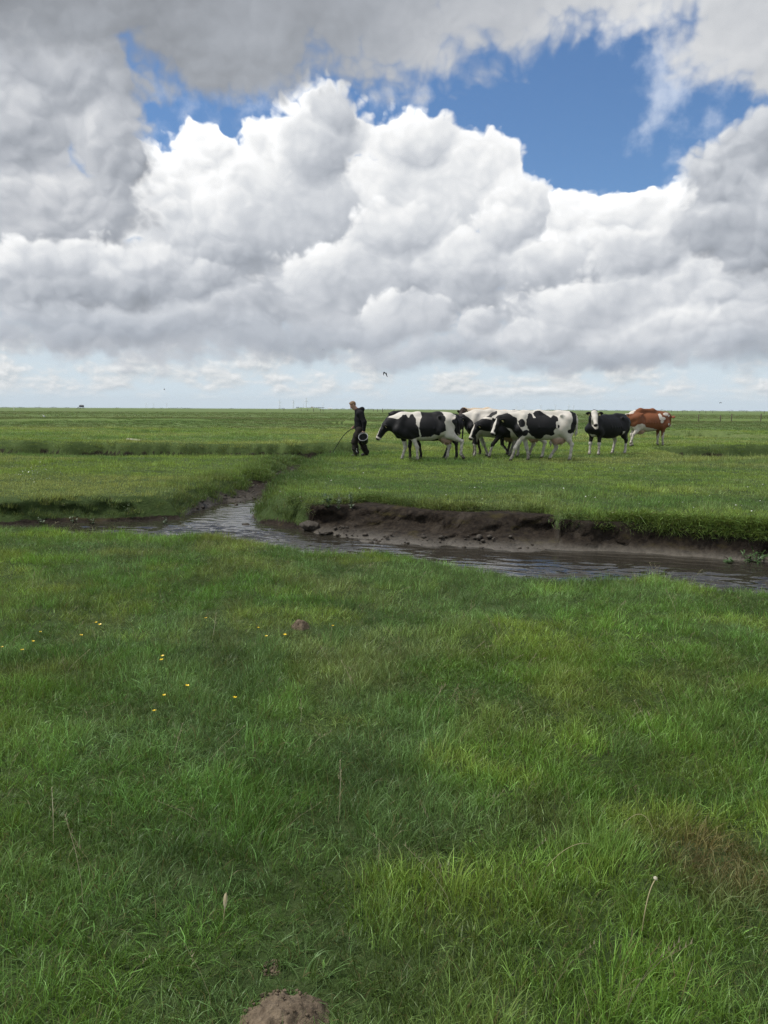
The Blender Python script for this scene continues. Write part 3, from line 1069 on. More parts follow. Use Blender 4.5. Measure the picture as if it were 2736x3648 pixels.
def poly_sd(px, py, poly):
    """signed distance to a polygon, negative inside"""
    P_ = np.array(poly, float)
    d = np.full(px.shape, 1e9); s = np.zeros(px.shape, bool)
    for a, b in zip(P_, np.roll(P_, -1, 0)):
        e = b - a
        t = np.clip(((px - a[0]) * e[0] + (py - a[1]) * e[1]) / (e @ e + 1e-12), 0, 1)
        d = np.minimum(d, np.hypot(px - a[0] - t * e[0], py - a[1] - t * e[1]))
        c = (a[1] > py) != (b[1] > py)
        with np.errstate(divide='ignore', invalid='ignore'):
            xi = a[0] + (py - a[1]) * e[0] / (e[1] if e[1] else 1e-12)
        s ^= c & (px < xi)
    return np.where(s, -d, d)

# ------------------------------------------------------------------ cattle
def coat_mat(name, dark, pale, pink=(0.46, 0.27, 0.21), muzzle=(0.03, 0.025, 0.025)):
    def b():
        p = objpos()
        f = attr('coat')
        n = noise(p, 14.0, 4.0, 0.6)
        hair = noise(vmath('MULTIPLY', p, (60.0, 60.0, 18.0)), 1.0, 3.0, 0.7)
        m = ramp(f + (n - 0.5) * 0.05 + (hair - 0.5) * 0.012, -0.006, 0.006)         # 0 dark, 1 pale
        dk = mixc(hair, tuple(v * 0.7 for v in dark), tuple(v * 1.3 for v in dark))
        grime = ramp(noise(p, 3.2, 4.0, 0.6), 0.42, 0.72)
        pl = mixc(hair, tuple(v * 0.88 for v in pale), tuple(min(0.85, v * 1.06) for v in pale))
        pl = mixc(grime * 0.45, pl, (0.42, 0.35, 0.26))
        c = mixc(m, dk, pl)
        c = mixc(attr('pink'), c, mixc(n, tuple(v * 0.8 for v in pink), tuple(v * 1.2 for v in pink)))
        c = mixc(attr('muzzle'), c, muzzle)
        mud = attr('mud') * ramp(noise(p, 11.0, 4.0, 0.65), 0.38, 0.6)
        c = mixc(mud, c, (0.075, 0.062, 0.045))
        c = mixc(attr('hoof'), c, (0.055, 0.045, 0.035))
        bn = bump(hair, 0.25, 0.006)
        return principled(c, 0.62, 0.22, bn)
    return material(name, b)


M_HOLSTEIN = coat_mat('black_white_coat', (0.010, 0.010, 0.011), (0.62, 0.585, 0.52))
M_REDCOAT = coat_mat('red_white_coat', (0.195, 0.070, 0.030), (0.64, 0.59, 0.52), muzzle=(0.22, 0.12, 0.10))
M_BROWNCOAT = coat_mat('dark_brown_coat', (0.030, 0.018, 0.013), (0.58, 0.46, 0.33))
M_EYE = plain('animal_eye', (0.006, 0.005, 0.004), 0.08, 0.6, 0.1)
M_TAG = plain('ear_tag_plastic', (0.78, 0.66, 0.34), 0.4, 0.4, 0.06)


def unit(v):
    v = np.array(v, float)
    return v / (np.linalg.norm(v) + 1e-9)


def frame_from(fwd, up=(0, 0, 1)):
    f = unit(fwd); s = unit(np.cross(up, f)); u = np.cross(f, s)
    return f, s, u


def cow_body(P_, h=0.022):
    """P_: pose. Local frame: nose towards +x, near flank towards +y is set by the caller through yaw."""
    B = Body((-1.65, -0.75, -0.03), (2.35, 0.75, 1.85), h)
    top = P_.get('top', 1.45)
    g = P_.get('girth', 1.0)
    q = top / 1.45
    wz = P_.get('withers', 1.43) * q
    hump = P_.get('hump', 0.0)
    # trunk
    B.ball((0.42, 0, 1.03 * q), (0.46, 0.28 * g, 0.385), 0.1)
    B.ball((-0.08, 0, 0.99 * q), (0.66, 0.36 * g, 0.395), 0.14)
    B.ball((-0.66, 0, 1.12 * q), (0.40, 0.27 * g, 0.325), 0.12)
    B.chain([(0.60, 0, wz - 0.075), (0.15, 0, wz - 0.06 + hump), (-0.45, 0, top - 0.075 + hump * 0.8), (-0.86, 0, top - 0.085)], [0.075, 0.085, 0.085, 0.075], 0.13)
    B.ball((0.60, 0, wz - 0.12), (0.24, 0.10, 0.13), 0.1)
    for s in (-1, 1):
        B.limb((-0.50, 0.245 * s, top - 0.115), (-0.60, 0.19 * s, top - 0.2), 0.05, 0.1, 0.05)           # hook bone
        B.limb((-0.99, 0.11 * s, top - 0.16), (-0.90, 0.12 * s, top - 0.3), 0.042, 0.1, 0.045)
        for r_ in range(5):
            xr = 0.22 - 0.13 * r_
            B.limb((xr + 0.05, 0.20 * s * g, 1.27 * q), (xr - 0.04, 0.335 * s * g + 0.01 * s, 0.98 * q), 0.022, 0.022, 0.035)      # ribs            # pin bone
        B.limb((0.62, 0.13 * s, wz - 0.16), (0.76, 0.17 * s, 0.93 * q), 0.10, 0.125, 0.09)              # shoulder blade
        B.limb((0.76, 0.17 * s, 0.93 * q), (0.56, 0.17 * s, 0.80 * q), 0.125, 0.11, 0.09)
        B.limb((-0.70, 0.17 * s, 1.18 * q), (-0.52, 0.21 * s, 0.90 * q), 0.17, 0.14, 0.1)                # thigh
        B.limb((-0.90, 0.13 * s, 1.14 * q), (-0.80, 0.15 * s, 0.82 * q), 0.11, 0.09, 0.09)
    # brisket and dewlap
    B.limb((0.80, 0, 0.98 * q), (0.72, 0, 0.76 * q), 0.15, 0.09, 0.1)
    # legs: front = elbow, knee, fetlock, hoof ; hind = stifle, hock, fetlock, hoof
    for (pts, yo) in P_['front']:
        e, kn, ft, ho = [np.array((p[0], yo, p[1])) for p in pts]
        B.limb((0.45 * e[0] + 0.55 * 0.66, yo, 0.88 * q), e, 0.125, 0.088, 0.06)
        B.chain([e, kn], [0.082, 0.055], 0.04)
        B.ball(kn, (0.058, 0.055, 0.065), 0.03)
        B.chain([kn, 0.5 * kn + 0.5 * ft, ft], [0.047, 0.037, 0.044], 0.03)
        B.limb(ft, ho + (0, 0, 0.035), 0.044, 0.050, 0.02)
        for s in (-1, 1):
            B.limb(ho + (-0.012, 0.027 * s, 0.035), ho + (0.04, 0.024 * s, 0.018), 0.036, 0.026, 0.012)
    for (pts, yo) in P_['hind']:
        st, hk, ft, ho = [np.array((p[0], yo, p[1])) for p in pts]
        B.limb((-0.68, yo * 0.95, 1.0 * q), st, 0.16, 0.125, 0.08)
        B.limb((-0.80, yo * 0.9, 0.92 * q), 0.5 * st + 0.5 * hk, 0.12, 0.075, 0.07)
        B.chain([st, 0.45 * st + 0.55 * hk, hk], [0.115, 0.074, 0.056], 0.05)
        B.limb(hk + (-0.03, 0, 0.03), hk + (-0.015, 0, -0.05), 0.034, 0.03, 0.03)
        B.chain([hk, 0.5 * hk + 0.5 * ft, ft], [0.054, 0.041, 0.047], 0.03)
        B.limb(ft, ho + (0, 0, 0.035), 0.045, 0.050, 0.02)
        for s in (-1, 1):
            B.limb(ho + (-0.012, 0.027 * s, 0.035), ho + (0.04, 0.024 * s, 0.018), 0.037, 0.027, 0.012)
    # neck and head
    poll = np.array(P_['poll'], float); muz = np.array(P_['muzzle'], float)
    nk = P_.get('neck_mid')
    root = np.array((0.62, 0, 1.16 * q))
    f, s_, u = frame_from(muz - poll)
    nape = poll - f * 0.02 - u * 0.09
    mid = np.array(nk, float) if nk is not None else root * 0.5 + nape * 0.5 + np.array((0, 0, -0.02))
    nf, ns, nu = frame_from(nape - root)
    B.limb(root, mid, 0.265, 0.205, 0.1, (ns, 0.66))
    B.limb(mid, nape, 0.205, 0.140, 0.08, (ns, 0.74))
    B.limb(np.array((0.66, 0, wz - 0.10)), mid * 0.5 + nape * 0.5 + nu * 0.085, 0.085, 0.06, 0.08)
    L = float(np.linalg.norm(muz - poll))
    a = poll
    # skull: broad flat forehead, tapering face, deep jaw, square muzzle
    B.limb(a + f * 0.03 - u * 0.035, a + f * 0.22 - u * 0.04, 0.098, 0.088, 0.035, (u, 0.86))
    B.limb(a + f * 0.20 - u * 0.05, a + f * (L - 0.04) - u * 0.035, 0.080, 0.060, 0.045)
    B.limb(a + f * 0.10 - u * 0.135, a + f * (L - 0.06) - u * 0.095, 0.058, 0.038, 0.05, (s_, 0.8))       # jaw
    B.ball(a + f * (L - 0.02) - u * 0.05, (0.055, 0.074, 0.062), 0.025, np.stack([f, s_, u], 1))
    B.ball(a + f * (L - 0.03) - u * 0.105, (0.045, 0.05, 0.03), 0.02, np.stack([f, s_, u], 1))
    B.ball(a - f * 0.01 + u * 0.005, (0.045, 0.055, 0.045), 0.04, np.stack([f, s_, u], 1))               # poll tuft
    for s in (-1, 1):
        B.ball(a + f * 0.155 + s_ * 0.088 * s - u * 0.02, (0.034, 0.02, 0.028), 0.02, np.stack([f, s_, u], 1))   # brow
        B.ball(a + f * (L + 0.018) + s_ * 0.034 * s - u * 0.035, (0.014, 0.013, 0.010), 0.012, np.stack([f, s_, u], 1), cut=True)   # nostril
        ea = a + f * 0.035 + s_ * 0.085 * s - u * 0.03
        ed = unit(s_ * s + f * (0.10) - u * P_.get('ear_droop', 0.15) - f * 0.25)
        eb = ea + ed * 0.22
        B.chain([ea, ea * 0.45 + eb * 0.55, eb], [0.032, 0.066, 0.022], 0.02, (unit(f + u * 0.3), 0.36))
    # udder and teats
    if P_.get('udder', 1.0) > 0:
        us = P_['udder'] if 'udder' in P_ else 1.0
        ux, uz = P_.get('udder_at', (-0.50, 0.66))
        B.ball((ux, 0, uz), (0.22 * us, 0.155 * us, 0.155 * us), 0.05)
        B.limb((ux + 0.18, 0, uz + 0.10), (ux + 0.45, 0, uz + 0.1), 0.06, 0.03, 0.06)
        for s in (-1, 1):
            for d in (-0.09, 0.09):
                B.limb((ux + d * us, 0.075 * s, uz - 0.12 * us), (ux + d * us, 0.085 * s, uz - 0.19 * us), 0.020, 0.013, 0.012)
    # tail with its switch
    tl = P_.get('tail', [(-0.99, 0.0, top - 0.10), (-1.075, 0.0, top - 0.28), (-1.06, 0.02, 0.85), (-1.04, 0.03, 0.62), (-1.03, 0.03, 0.36)])
    B.chain(tl[:-1], [0.042, 0.030, 0.024, 0.026][:len(tl) - 1], 0.03)
    B.chain([tl[-2], [0.5 * (tl[-2][i] + tl[-1][i]) for i in range(3)], tl[-1]], [0.026, 0.045, 0.016], 0.03)
    V, Q = B.skin()
    return V, Q, dict(poll=poll, muz=muz, f=f, s=s_, u=u, L=L, mid=mid)


def blaze_field(V, H, width, cap=False):
    """head coat: negative dark, positive pale"""
    rel = V - H['poll']
    a = rel @ H['f']; b = rel @ H['s']; c = rel @ H['u']
    on_head = sstep(0.30, 0.16, np.sqrt((b) ** 2 + (c + 0.05) ** 2)) * (a > -0.10) * (a < H['L'] + 0.12)
    if cap:
        return (on_head > 0.5) & (a > -0.06), np.clip(0.118 - np.abs(b), -0.1, 0.1)
    wv = width * (0.6 + 0.9 * sstep(0.05, 0.5, a / H['L']) )
    f = np.where(c > -0.055, wv - np.abs(b), -0.05)
    f = np.maximum(f, (a - H['L'] + 0.07))
    f = np.where(a < 0.015, -0.05, f)
    return on_head > 0.5, f


def make_cow(name, label, pose, loc, yaw, coat, mat, group, tags=(1,), blaze=0.03, cap=False, extra=None):
    V, Q, H = cow_body(pose)
    root = fast_mesh(name, V, Q, mat)
    me = root.data
    x, y, z = V.T
    wob = (fbm(x * 1.0 + y, z + y * 0.7, 6.0, 3) - 0.5) * 0.07
    c = coat(x, y, z) + wob
    hm, hf = blaze_field(V, H, blaze, cap)
    c = np.where(hm, hf, c)
    put_attr(root, 'coat', c)
    ux, uz = pose.get('udder_at', (-0.50, 0.66))
    us = pose.get('udder', 1.0)
    pk = sstep(1.25, 0.95, np.sqrt(((x - ux) / 0.25) ** 2 + (y / 0.19) ** 2 + ((z - uz + 0.02) / 0.18) ** 2)) * (us > 0) * sstep(uz + 0.10, uz - 0.02, z) if us > 0 else np.zeros(len(x))
    put_attr(root, 'pink', pk * 0.85)
    rel = V - H['poll']
    a = rel @ H['f']
    put_attr(root, 'muzzle', hm * sstep(H['L'] - 0.035, H['L'] - 0.005, a))
    leg = z < 0.56
    put_attr(root, 'mud', np.clip(sstep(0.52, 0.05, z) * leg * 0.6 * pose.get('mud', 0.8) + 0.22 * sstep(0.78, 0.6, z) + 0.3 * sstep(-0.8, -1.0, x) * sstep(1.2, 0.9, z), 0, 1))
    hf_ = np.zeros(len(x))
    for pts, yo in pose['front'] + pose['hind']:
        hz = pts[3][1]
        hf_ = np.maximum(hf_, sstep(0.22, 0.17, np.hypot(x - pts[3][0], (y - yo) * 1.5)) * sstep(hz + 0.075, hz + 0.055, z))
    put_attr(root, 'hoof', hf_)
    root.location = loc
    root.rotation_euler = (0, 0, yaw)
    tag(root, label, 'cow', group)
    for s in (-1, 1):
        pe = H['poll'] + H['f'] * 0.165 + H['s'] * 0.098 * s - H['u'] * 0.032
        bm = bmesh.new()
        bmesh.ops.create_uvsphere(bm, u_segments=10, v_segments=8, radius=0.019)
        m2 = bpy.data.meshes.new('eye'); bm.to_mesh(m2); bm.free(); m2.shade_smooth(); m2.materials.append(M_EYE)
        e = bpy.data.objects.new('eye', m2); COL.objects.link(e); e.parent = root; e.location = pe
        if s in tags:
            ea = H['poll'] + H['f'] * 0.025 + H['s'] * 0.17 * s - H['u'] * 0.05 + (H['f'] * 0.9 + H['u'] * 0.3) * 0.022
            w_, h_ = 0.030, 0.036
            n_ = unit(H['f'] + H['u'] * 0.35); sx = H['s']; up = np.cross(n_, sx)
            vv = []
            for d in (0.0, 0.004):
                for (i, j) in ((-0.6, 1), (0.6, 1), (1, 0.5), (1, -1), (-1, -1), (-1, 0.5)):
                    vv.append(ea + sx * i * w_ + up * j * h_ + n_ * d - up * 0.02)
            ff = [tuple(range(5, -1, -1)), tuple(range(6, 12))] + [(i, (i + 1) % 6, 6 + (i + 1) % 6, 6 + i) for i in range(6)]
            mesh_obj('ear_tag', vv, ff, M_TAG, root, False)
    return root


def zoomed(pts, x0, z0, k):
    """side view drawing in photograph zoom pixels -> local metres"""
    return [((x0 - a) * k, (z0 - b) * k) for a, b in pts]


def side_coat(polys, default=0.2, mirror=None, leg_white=0.0):
    def f(x, y, z):
        d = np.full(x.shape, default)
        for p in polys:
            d = np.minimum(d, poly_sd(x, z, p))
        if mirror is not None:
            d2 = np.full(x.shape, default)
            for p in mirror:
                d2 = np.minimum(d2, poly_sd(x, z, p))
            d = np.where(y > 0, d, d2)      # y > 0 is the flank that faces the camera when the cow faces left
        return np.clip(d, -0.2, 0.2)
    return f


def circle(cx, cy, rx, ry=None, n=14):
    ry = ry or rx
    return [(cx + rx * math.cos(6.283 * i / n), cy + ry * math.sin(6.283 * i / n)) for i in range(n)]


GRP = 'cattle following the man'
FACE_LEFT = math.pi          # local +x towards world -x; local +y then points to the camera


def place(px, py, dz=0.0):
    q = on_ground(px, py, dz)
    return float(q[0]), float(q[1])


def stand(px, py):
    x, y = place(px, py)
    return (x, y, ground_z(x, y) + 0.01)


# --- leading cow, head stretched out low behind the man
k1 = 0.00305
Z1 = lambda pts: zoomed(pts, 900, 722, k1)
c1 = [Z1([(420, 330), (560, 290), (650, 305), (700, 262), (735, 255), (757, 290), (772, 262), (800, 258), (822, 300), (830, 350), (850, 390), (872, 480),
          (800, 498), (712, 530), (640, 500), (540, 480), (430, 560)]),
      Z1([(878, 200), (1000, 200), (1090, 240), (1120, 290), (1105, 340), (1127, 420), (1075, 440), (1060, 470), (1010, 455), (980, 485), (905, 485), (880, 480), (860, 400),
          (875, 310), (895, 285)]),
      Z1([(1225, 200), (1320, 200), (1330, 480), (1262, 455), (1215, 420), (1218, 380), (1182, 335), (1190, 305), (1228, 303), (1238, 270)])]
pose1 = dict(top=1.46, withers=1.43, girth=1.0,
             front=[([(0.30, 0.72), (0.16, 0.41), (0.155, 0.12), (0.155, 0.0)], 0.15), ([(0.56, 0.70), (0.50, 0.41), (0.58, 0.13), (0.61, 0.0)], -0.15)],
             hind=[([(-0.78, 0.80), (-1.20, 0.60), (-1.17, 0.22), (-1.26, 0.07)], 0.19), ([(-0.62, 0.74), (-0.86, 0.44), (-0.80, 0.12), (-0.77, 0.0)], -0.18)],
             poll=(1.17, 0.02, 1.10), muzzle=(1.41, 0.05, 0.68), neck_mid=(0.92, 0, 1.13), udder_at=(-0.76, 0.66), udder=0.9,
             tail=[(-0.99, 0.0, 1.36), (-1.10, 0.02, 1.18), (-1.13, 0.06, 0.95), (-1.12, 0.08, 0.75)])
loc = stand(1503, 1640)
make_cow('cow', 'black and white cow stretching her lowered head towards the man with the bucket', pose1, loc, FACE_LEFT + 0.05,
         side_coat(c1), M_HOLSTEIN, GRP, blaze=0.02)

# --- black cow hidden behind the leader, only head, ears and dark legs show
pose1b = dict(top=1.40, withers=1.38,
              front=[([(0.58, 0.72), (0.62, 0.41), (0.60, 0.12), (0.62, 0)], 0.15), ([(0.44, 0.72), (0.30, 0.42), (0.24, 0.13), (0.25, 0)], -0.15)],
              hind=[([(-0.50, 0.82), (-0.84, 0.50), (-0.86, 0.13), (-0.83, 0)], 0.18), ([(-0.45, 0.80), (-0.66, 0.48), (-0.54, 0.13), (-0.50, 0)], -0.18)],
              poll=(1.20, 0.10, 1.41), muzzle=(1.50, 0.02, 1.05), neck_mid=(0.90, 0, 1.29), mud=0.4, ear_droop=-0.25)
loc = stand(1528, 1634)
make_cow('cow', 'black cow mostly hidden behind the cow nearest the man', pose1b, loc, FACE_LEFT + 0.02,
         side_coat([[(-2, -1), (3, -1), (3, 3), (-2, 3)]], 0.2), M_HOLSTEIN, GRP, blaze=-0.05)

# --- white cow with the big black map-like patch
k2 = 0.00257
Z2 = lambda pts: zoomed(pts, 1100, 738, k2)
c2 = [Z2([(300, 150), (560, 130), (700, 195), (775, 228), (780, 290), (800, 340), (832, 380), (832, 440), (797, 492), (770, 490), (768, 455), (742, 438), (722, 490), (650, 500), (560, 560), (300, 560)]),
      Z2([(898, 185), (930, 168), (960, 190), (968, 225), (987, 225), (968, 178), (1000, 150), (1050, 150), (1092, 180), (1140, 213), (1170, 245), (1182, 215), (1220, 200), (1252, 225), (1256, 260),
          (1228, 287), (1226, 340), (1205, 380), (1216, 420), (1180, 452), (1150, 440), (1116, 428), (1060, 472), (1020, 470), (950, 440), (914, 400), (926, 368), (900, 350), (878, 320), (873, 250), (895, 225)]),
      Z2(circle(829, 290, 40, 55)), Z2(circle(869, 405, 34, 37)), Z2(circle(1258, 328, 20, 26)), Z2(circle(1390, 388, 27, 26)),
      Z2([(1395, 130), (1480, 130), (1480, 400), (1405, 400), (1400, 330), (1425, 260), (1425, 190)])]
c2m = [[(x - 0.18, z) for x, z in c2[0]], [(-0.55 - 0.9 * x, z + 0.04) for x, z in c2[1]]]
pose2 = dict(top=1.50, withers=1.45, girth=1.04,
             front=[([(0.66, 0.72), (0.86, 0.40), (0.95, 0.12), (0.985, 0.0)], 0.16), ([(0.52, 0.70), (0.44, 0.37), (0.385, 0.12), (0.39, 0.0)], -0.16)],
             hind=[([(-0.64, 0.84), (-0.86, 0.50), (-0.83, 0.17), (-0.80, 0.0)], 0.19), ([(-0.38, 0.74), (-0.48, 0.40), (-0.32, 0.14), (-0.29, 0.02)], -0.19)],
             poll=(1.40, 0.14, 1.28), muzzle=(1.62, 0.30, 0.83), neck_mid=(1.05, 0.05, 1.22), udder_at=(-0.50, 0.66), udder=1.08,
             tail=[(-0.97, 0.0, 1.42), (-1.045, 0.02, 1.24), (-1.03, 0.05, 0.95), (-0.99, 0.06, 0.75)])
loc = stand(1930, 1642)
make_cow('cow', 'white cow with a large ragged black patch on her flank and pink udder', pose2, loc, FACE_LEFT + 0.03,
         side_coat(c2, mirror=c2m), M_HOLSTEIN, GRP, blaze=0.033)

# --- cow beside her, dark head with a white stripe held lower and farther forward
k3 = 0.00272
Z3 = lambda pts: zoomed(pts, 830, 715, k3)
c3 = [Z3([(150, 250), (420, 250), (560, 280), (720, 400), (760, 700), (700, 650), (650, 560), (420, 600), (100, 600)]), Z3([(410, 100), (570, 100), (570, 200), (500, 240), (415, 230)]),
      Z3([(640, 60), (700, 145), (780, 150), (780, 60)]), Z3(circle(900, 300, 90, 120))]
pose3 = dict(top=1.47, withers=1.47, girth=0.98,
             front=[([(0.62, 0.72), (0.84, 0.42), (0.92, 0.13), (0.95, 0)], 0.15), ([(0.52, 0.72), (0.50, 0.42), (0.34, 0.22), (0.32, 0.10)], -0.15)],
             hind=[([(-0.50, 0.82), (-0.82, 0.5), (-0.76, 0.13), (-0.73, 0)], 0.18), ([(-0.36, 0.80), (-0.52, 0.46), (-0.40, 0.16), (-0.37, 0.04)], -0.18)],
             poll=(1.38, 0.16, 1.06), muzzle=(1.60, 0.28, 0.62), neck_mid=(1.02, 0.06, 1.08))
loc = stand(1845, 1632)
make_cow('cow', 'black headed cow with a white face stripe hanging her head low between other cows', pose3, loc, FACE_LEFT - 0.04,
         side_coat(c3), M_HOLSTEIN, GRP, blaze=0.03)

# --- cow behind these two
c4 = [[(0.55, 0.4), (0.75, 1.20), (1.0, 1.40), (2.2, 1.6), (2.2, 0.3), (0.9, 0.5)], circle(-0.1, 1.2, 0.35, 0.3), circle(-0.8, 1.4, 0.2, 0.2)]
pose4 = dict(top=1.50, withers=1.49,
             front=[([(0.58, 0.72), (0.64, 0.42), (0.62, 0.13), (0.65, 0)], 0.15), ([(0.46, 0.72), (0.32, 0.42), (0.20, 0.13), (0.21, 0)], -0.15)],
             hind=[([(-0.50, 0.82), (-0.80, 0.5), (-0.78, 0.13), (-0.75, 0)], 0.18), ([(-0.45, 0.80), (-0.68, 0.48), (-0.58, 0.13), (-0.55, 0)], -0.18)],
             poll=(1.12, 0.08, 1.30), muzzle=(1.34, 0.12, 0.86), neck_mid=(0.88, 0.02, 1.24), mud=1.0)
loc = stand(1758, 1627)
make_cow('cow', 'pale shouldered cow with a black head walking in the middle of the bunch', pose4, loc, FACE_LEFT - 0.02,
         side_coat(c4), M_HOLSTEIN, GRP, blaze=0.03)

# --- dark brown cow at the back of the bunch
c5 = [[(-2, -1), (2.5, -1), (2.5, 1.30), (-2, 1.30)], circle(1.2, 1.4, 0.2, 0.3)]
pose5 = dict(top=1.52, withers=1.52,
             front=[([(0.58, 0.72), (0.62, 0.42), (0.60, 0.13), (0.63, 0)], 0.15), ([(0.5, 0.72), (0.42, 0.42), (0.34, 0.13), (0.36, 0)], -0.15)],
             hind=[([(-0.50, 0.82), (-0.80, 0.5), (-0.78, 0.13), (-0.75, 0)], 0.18), ([(-0.45, 0.80), (-0.72, 0.48), (-0.64, 0.13), (-0.62, 0)], -0.18)],
             poll=(1.05, 0.22, 1.54), muzzle=(1.26, 0.40, 1.14), neck_mid=(0.84, 0.08, 1.36), mud=1.0, ear_droop=0.3)
loc = stand(1748, 1620)
make_cow('cow', 'dark brown cow with a cream back line, seen over the other cows', pose5, loc, FACE_LEFT + 0.06,
         side_coat(c5), M_BROWNCOAT, GRP, blaze=-0.05)

# --- black one with the white face, turned to the camera
pose6 = dict(top=1.40, withers=1.38, girth=1.02, udder=0.0, mud=0.95,
             front=[([(0.58, 0.70), (0.60, 0.40), (0.60, 0.12), (0.62, 0)], 0.16), ([(0.60, 0.70), (0.66, 0.40), (0.68, 0.12), (0.70, 0)], -0.17)],
             hind=[([(-0.50, 0.82), (-0.80, 0.50), (-0.77, 0.13), (-0.73, 0)], 0.19), ([(-0.46, 0.80), (-0.68, 0.48), (-0.58, 0.13), (-0.54, 0)], -0.19)],
             poll=(0.84, 0.12, 1.47), muzzle=(1.06, 0.38, 1.06), neck_mid=(0.76, 0.02, 1.26), ear_droop=0.05)


def coat6(x, y, z):
    d = np.full(x.shape, -0.2)
    d = np.maximum(d, np.where(x > 0, 0.46 - z, 0.40 - z) * 1.0)
    d = np.maximum(d, 0.10 - np.sqrt(((x - 0.70) * 0.7) ** 2 + (y * 0.8) ** 2 + (z - 0.70) ** 2))
    d = np.maximum(d, 0.07 - np.sqrt(((x + 0.48)) ** 2 + ((y - 0.25) * 0.6) ** 2 + (z - 0.80) ** 2))
    d = np.maximum(d, np.where((y < -0.05) & (x < -0.3), 0.72 - z, -1))
    return np.clip(d, -0.2, 0.2)


loc = stand(2160, 1621)
make_cow('cow', 'black cow with a white face and white socks looking at the camera', pose6, loc, FACE_LEFT + 0.62, coat6, M_HOLSTEIN, GRP, tags=(1, -1), cap=True)

# --- red and white cow standing off, head turned away to the right
pose7 = dict(top=1.46, withers=1.40, hump=0.13, girth=1.02, mud=0.7,
             front=[([(0.60, 0.70), (0.60, 0.40), (0.62, 0.12), (0.64, 0)], -0.15), ([(0.56, 0.70), (0.57, 0.40), (0.57, 0.12), (0.59, 0)], 0.14)],
             hind=[([(-0.56, 0.80), (-0.86, 0.50), (-0.98, 0.14), (-0.97, 0)], -0.19), ([(-0.46, 0.80), (-0.70, 0.48), (-0.66, 0.13), (-0.63, 0)], 0.19)],
             poll=(1.00, 0.06, 1.27), muzzle=(1.26, 0.30, 0.88), neck_mid=(0.82, 0, 1.22), udder_at=(-0.42, 0.66), udder=1.05,
             tail=[(-0.98, 0.0, 1.34), (-1.14, 0.0, 1.33), (-1.24, 0.03, 1.2), (-1.24, 0.04, 0.95), (-1.22, 0.05, 0.75)])


def coat7(x, y, z):
    # local x runs to the right of the picture here, y < 0 faces the camera
    P7 = lambda pts: [((a - 1025) * 0.0039, (548 - b) * 0.0036) for a, b in pts]
    red = P7([(740, 175), (790, 165), (840, 140), (880, 60), (1180, 100), (1260, 100), (1460, 90), (1460, 420), (1230, 340), (1175, 390), (1150, 470), (1120, 480), (1095, 350), (1050, 350),
              (1000, 330), (930, 322), (905, 300), (880, 285), (830, 290), (800, 320), (765, 310)])
    d = poly_sd(x, z, red)
    for c_, rx, ry in (((1122, 205), 24, 38), ((1160, 228), 22, 18), ((1200, 175), 38, 18), ((1140, 262), 26, 16), ((1245, 195), 18, 14), ((1220, 290), 9, 16)):
        q = P7([c_])[0]
        d = np.maximum(d, (1 - np.hypot((x - q[0]) / (rx * 0.0039), (z - q[1]) / (ry * 0.0036))) * 0.09)
    return np.clip(d, -0.2, 0.2)


loc = stand(2308, 1586)
loc = (loc[0] * 0.94, loc[1] * 0.94, ground_z(loc[0] * 0.94, loc[1] * 0.94) + 0.04)
make_cow('cow', 'red brown and white cow standing apart behind the white faced one', pose7, loc, 0.30, coat7, M_REDCOAT, GRP, blaze=0.01, tags=())

# ------------------------------------------------------------------ the man with the bucket
M_SKIN = plain('skin', (0.46, 0.27, 0.20), 0.5, 0.35, 0.10, 30)
M_HOODIE = plain('hoodie_cloth', (0.012, 0.012, 0.014), 0.85, 0.15, 0.35, 40, 0.3)
M_TROUSERS = plain('work_trouser_cloth', (0.024, 0.021, 0.018), 0.85, 0.15, 0.35, 18, 0.4)
M_BOOT = plain('boot_leather', (0.035, 0.030, 0.026), 0.6, 0.3, 0.4, 30, 0.3)
M_HAIR = plain('light_brown_hair', (0.20, 0.125, 0.070), 0.6, 0.3, 0.5, 60, 0.6)
M_STRIPE = plain('reflective_tape', (0.72, 0.72, 0.70), 0.35, 0.5, 0.1)
mx, my = place(1278, 1628)
mz = ground_z(mx, my)
# pose: x to the right of the picture (he walks to the left), y away from the camera, z up
man = None
SH_N, EL_N, WR_N = (0.075, -0.185, 1.41), (0.185, -0.255, 1.13), (0.175, -0.27, 0.875)      # near (left) arm, hangs back
SH_F, EL_F, WR_F = (0.03, 0.175, 1.40), (0.06, 0.235, 1.13), (-0.12, 0.10, 0.965)           # far arm, hand forward
HIP_N, KN_N, AN_N = (0.02, -0.10, 0.90), (-0.13, -0.115, 0.50), (-0.085, -0.12, 0.10)       # near leg in front
HIP_F, KN_F, AN_F = (0.05, 0.10, 0.90), (0.09, 0.11, 0.50), (0.235, 0.11, 0.13)             # far leg behind
HEADC = np.array((-0.175, 0.0, 1.655))
HF = unit((-0.80, -0.08, -0.60)); HS = unit(np.cross((0, 0, 1), HF)); HU = np.cross(HF, HS)


